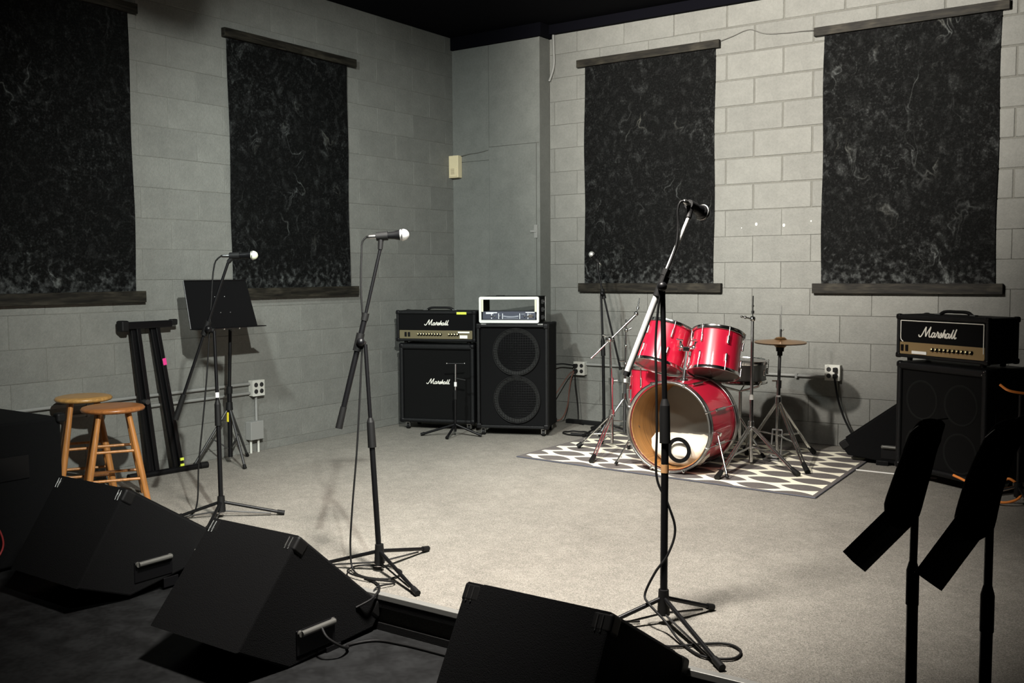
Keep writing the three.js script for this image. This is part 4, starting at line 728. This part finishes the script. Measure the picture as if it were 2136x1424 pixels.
{
  const c = [3.333, .767], o = thing('hi_hat_stand', 'chrome hi-hat stand with bronze cymbals right of the kit', 'hi-hat', [c[0], 0, c[1]]);
  mesh('lower_tube', rod([c[0], .04, c[1]], [3.329, .5, .735], .014), M.chrome, o); mesh('upper_tube', rod([3.329, .5, .735], [3.327, .765, .712], .011), M.darkSteel, o); mesh('clamp', [rod([3.329, .49, .736], [3.329, .545, .732], .02), rod([3.329, .54, .733], [3.29, .54, .76], .006)], M.chrome, o);
  mesh('tape', rod([3.3293, .40, .742], [3.329, .44, .739], .0152), M.white, o, { label: 'white tape' });
  tripod(o, [3.33, .40, .742], [[3.68, 0, 1.30 - .12], [3.50, 0, .50], [3.05, 0, .62]], .008, .16);
  mesh('cymbal_seat', [rod([3.327, .745, .713], [3.327, .788, .71], .026, .03, 16), rod([3.327, .715, .715], [3.327, .745, .713], .018)], M.rubber, o);
  const cym = s => aim(turned([[.006, s * .034], [.03, s * .03], [.042, s * .018], [.05, s * .013], [.178, -s * .002], [.178, -s * .0035], [.05, s * .011], [.04, s * .016], [.006, s * .032]], 48), V(3.327, .808 + s * .006, .706), V(.02, 1, .03));
  mesh('bottom_cymbal', cym(-1), M.bronze, o); mesh('top_cymbal', cym(1), M.bronze, o);
  mesh('pull_rod', rod([3.327, .79, .708], [3.324, 1.067, .686], .0034), M.steel, o); mesh('clutch', [rod([3.3265, .84, .704], [3.326, .90, .7], .0085), rod([3.326, .885, .7], [3.345, .9, .69], .004)], M.chrome, o);
  mesh('pedal', [span(3.295, 3.375, .02, .032, .62, .88, .003), rod([3.30, .03, .79], [3.30, .2, .765], .0065), rod([3.37, .03, .79], [3.37, .2, .765], .0065), rod([3.3, .2, .765], [3.37, .2, .765], .0065), span(3.28, 3.39, .0, .014, .76, .9, .002)], M.steel, o);
}
{
  const o = thing('bass_drum_pedal', 'chrome kick pedal behind the bass drum', 'pedal', [2.93, 0, 1.08]);
  mesh('foot_board', (() => { const g = box(.085, .012, .26, 0, 0, 0); g.rotateX(.16); return g.translate(2.93, .05, 1.0); })(), M.steel, o); mesh('base_plate', span(2.86, 3.0, .009, .017, .87, 1.17, .002), M.darkSteel, o);
  for (const s of [-1, 1]) mesh('post', rod([2.93 + s * .06, .015, 1.13], [2.93 + s * .05, .22, 1.13], .008), M.chrome, o); mesh('axle', rod([2.86, .215, 1.13], [3.0, .215, 1.13], .008), M.chrome, o);
  mesh('beater', [rod([2.93, .215, 1.13], [2.93, .36, 1.09], .0045), new THREE.SphereGeometry(.028, 14, 10).translate(2.93, .37, 1.085)], M.pillow, o);
}

// ------------------------------------------------------------------ cables and small things on the floor
solo('outlet_cable', tube([[1.262, .452, .085], [1.25, .42, .1], [1.235, .3, .12], [1.22, .15, .13], [1.17, .04, .14], [1.12, .012, .16]], .006, 50), M.brownCable, 'brown power cord hanging from outlet to the bass cabinet', 'cable');
solo('outlet_cable', tube([[1.266, .5, .085], [1.28, .46, .1], [1.285, .36, .1], [1.30, .2, .09], [1.31, .06, .09], [1.33, .012, .12], [1.4, .008, .16]], .0055, 50), M.rubber, 'black power cord hanging below the outlet by the bass cabinet', 'cable');
solo('outlet_cable', tube([[1.262, .505, .082], [1.22, .51, .09], [1.14, .515, .1], [1.05, .5, .14]], .006, 30), M.rubber, 'black cord running from outlet behind the bass cabinet', 'cable');
solo('outlet_cable', tube([[1.26, .46, .088], [1.225, .43, .1], [1.16, .32, .14], [1.1, .2, .2]], .005, 30), M.brownCable, 'slanting brown cord between outlet and bass cabinet back', 'cable');
solo('outlet_cable', tube([[3.518, .53, .085], [3.53, .47, .09], [3.545, .37, .08], [3.585, .24, .07], [3.64, .13, .07], [3.72, .02, .09]], .0075, 50), M.rubber, 'black cord drooping from the pale outlet behind the wedge', 'cable');
{
  const o = thing('power_strip', 'black power strip lying along the wall by the bass cabinet', 'power strip', [1.45, 0, .1]);
  mesh('body', span(1.2, 1.6, .0, .035, .08, .13, .006), M.rubber, o); mesh('plug', span(1.585, 1.625, .03, .055, .09, .125, .005), M.rubber, o);
}
{
  const o = thing('cable_coil', 'small coil of black cable with plug on the carpet', 'cable', [1.62, 0, .62]);
  mesh('coil', [tube([...Array(14)].map((_, i) => { const a = i / 14 * 2 * Math.PI; return [1.6 + Math.cos(a) * .12, .008 + .004 * (i % 2), .6 + Math.sin(a) * .09]; }), .006, 80, 6, true)], M.rubber, o); mesh('plug', rod([1.6, .014, .69], [1.74, .014, .66], .013), M.rubber, o);
}
solo('orange_cable', tube([[4.815, .665, 1.30], [4.86, .64, 1.33], [4.93, .625, 1.30], [5.02, .62, 1.22], [5.12, .55, 1.1], [5.16, .3, 1.05], [5.14, .05, 1.1]], .008, 60), M.orange, 'orange cable leaving the top of the right cabinet', 'cable');
solo('orange_cable', tube([[4.58, .12, 1.17 + .12], [4.66, .1, 1.34], [4.75, .06, 1.4], [4.86, .02, 1.42], [4.94, .05, 1.38], [4.93, .1, 1.33], [4.88, .14, 1.33], [4.84, .12, 1.32]], .008, 70), M.orange, 'orange cable looping on the carpet under the right cabinet', 'cable');

// ------------------------------------------------------------------ stage lamps (above the frame)
for (const [p, t, cd, ang, pen, col, where, size] of SPOTS) {
  const o = thing('stage_lamp', `black stage lamp can hung from the ceiling, ${where}`, 'stage lamp', p, 'stage lamps');
  const d = V(t).sub(V(p)).normalize(), at = k => V(p).addScaledVector(d, k);
  mesh('can', aim(turned([[.03, -.26], [.075, -.22], [.09, -.1], [.095, .0], [.1, .0], [.095, -.11], [.08, -.225], [0, -.27]], 24), at(-.03), d), M.blackMatte, o);
  mesh('lens', aim(turned([[0, .004], [.08, 0], [.08, -.004]], 24), at(-.05), d), M.lens, o);
  mesh('yoke', [rod([p[0] - .11, p[1] - .02, p[2]], [p[0] - .11, p[1] + .18, p[2]], .006), rod([p[0] + .11, p[1] - .02, p[2]], [p[0] + .11, p[1] + .18, p[2]], .006), rod([p[0] - .11, p[1] + .18, p[2]], [p[0] + .11, p[1] + .18, p[2]], .006), rod([p[0], p[1] + .18, p[2]], [p[0], TOP, p[2]], .012)], M.blackMatte, o);
  const s = new THREE.SpotLight(col, cd, 0, ang, pen, 2); s.position.copy(at(.02)); s.target.position.set(...t); s.shadow.radius = size; s.shadow.mapSize.set(2048, 2048); s.shadow.bias = -.0005; s.name = 'spot'; scene.add(s, s.target);
}

for (const o of scene.children) if (/^(tom_drum|floor_tom|snare_|bass_drum|pillow|cymbal_stand|hi_hat)/.test(o.name)) o.position.y += .009;   // they stand on the rug
scene.traverse(m => { if (m.isMesh) { m.castShadow = true; m.receiveShadow = true; } if (m.isLight) m.castShadow = true; });
renderer.render(scene, camera);
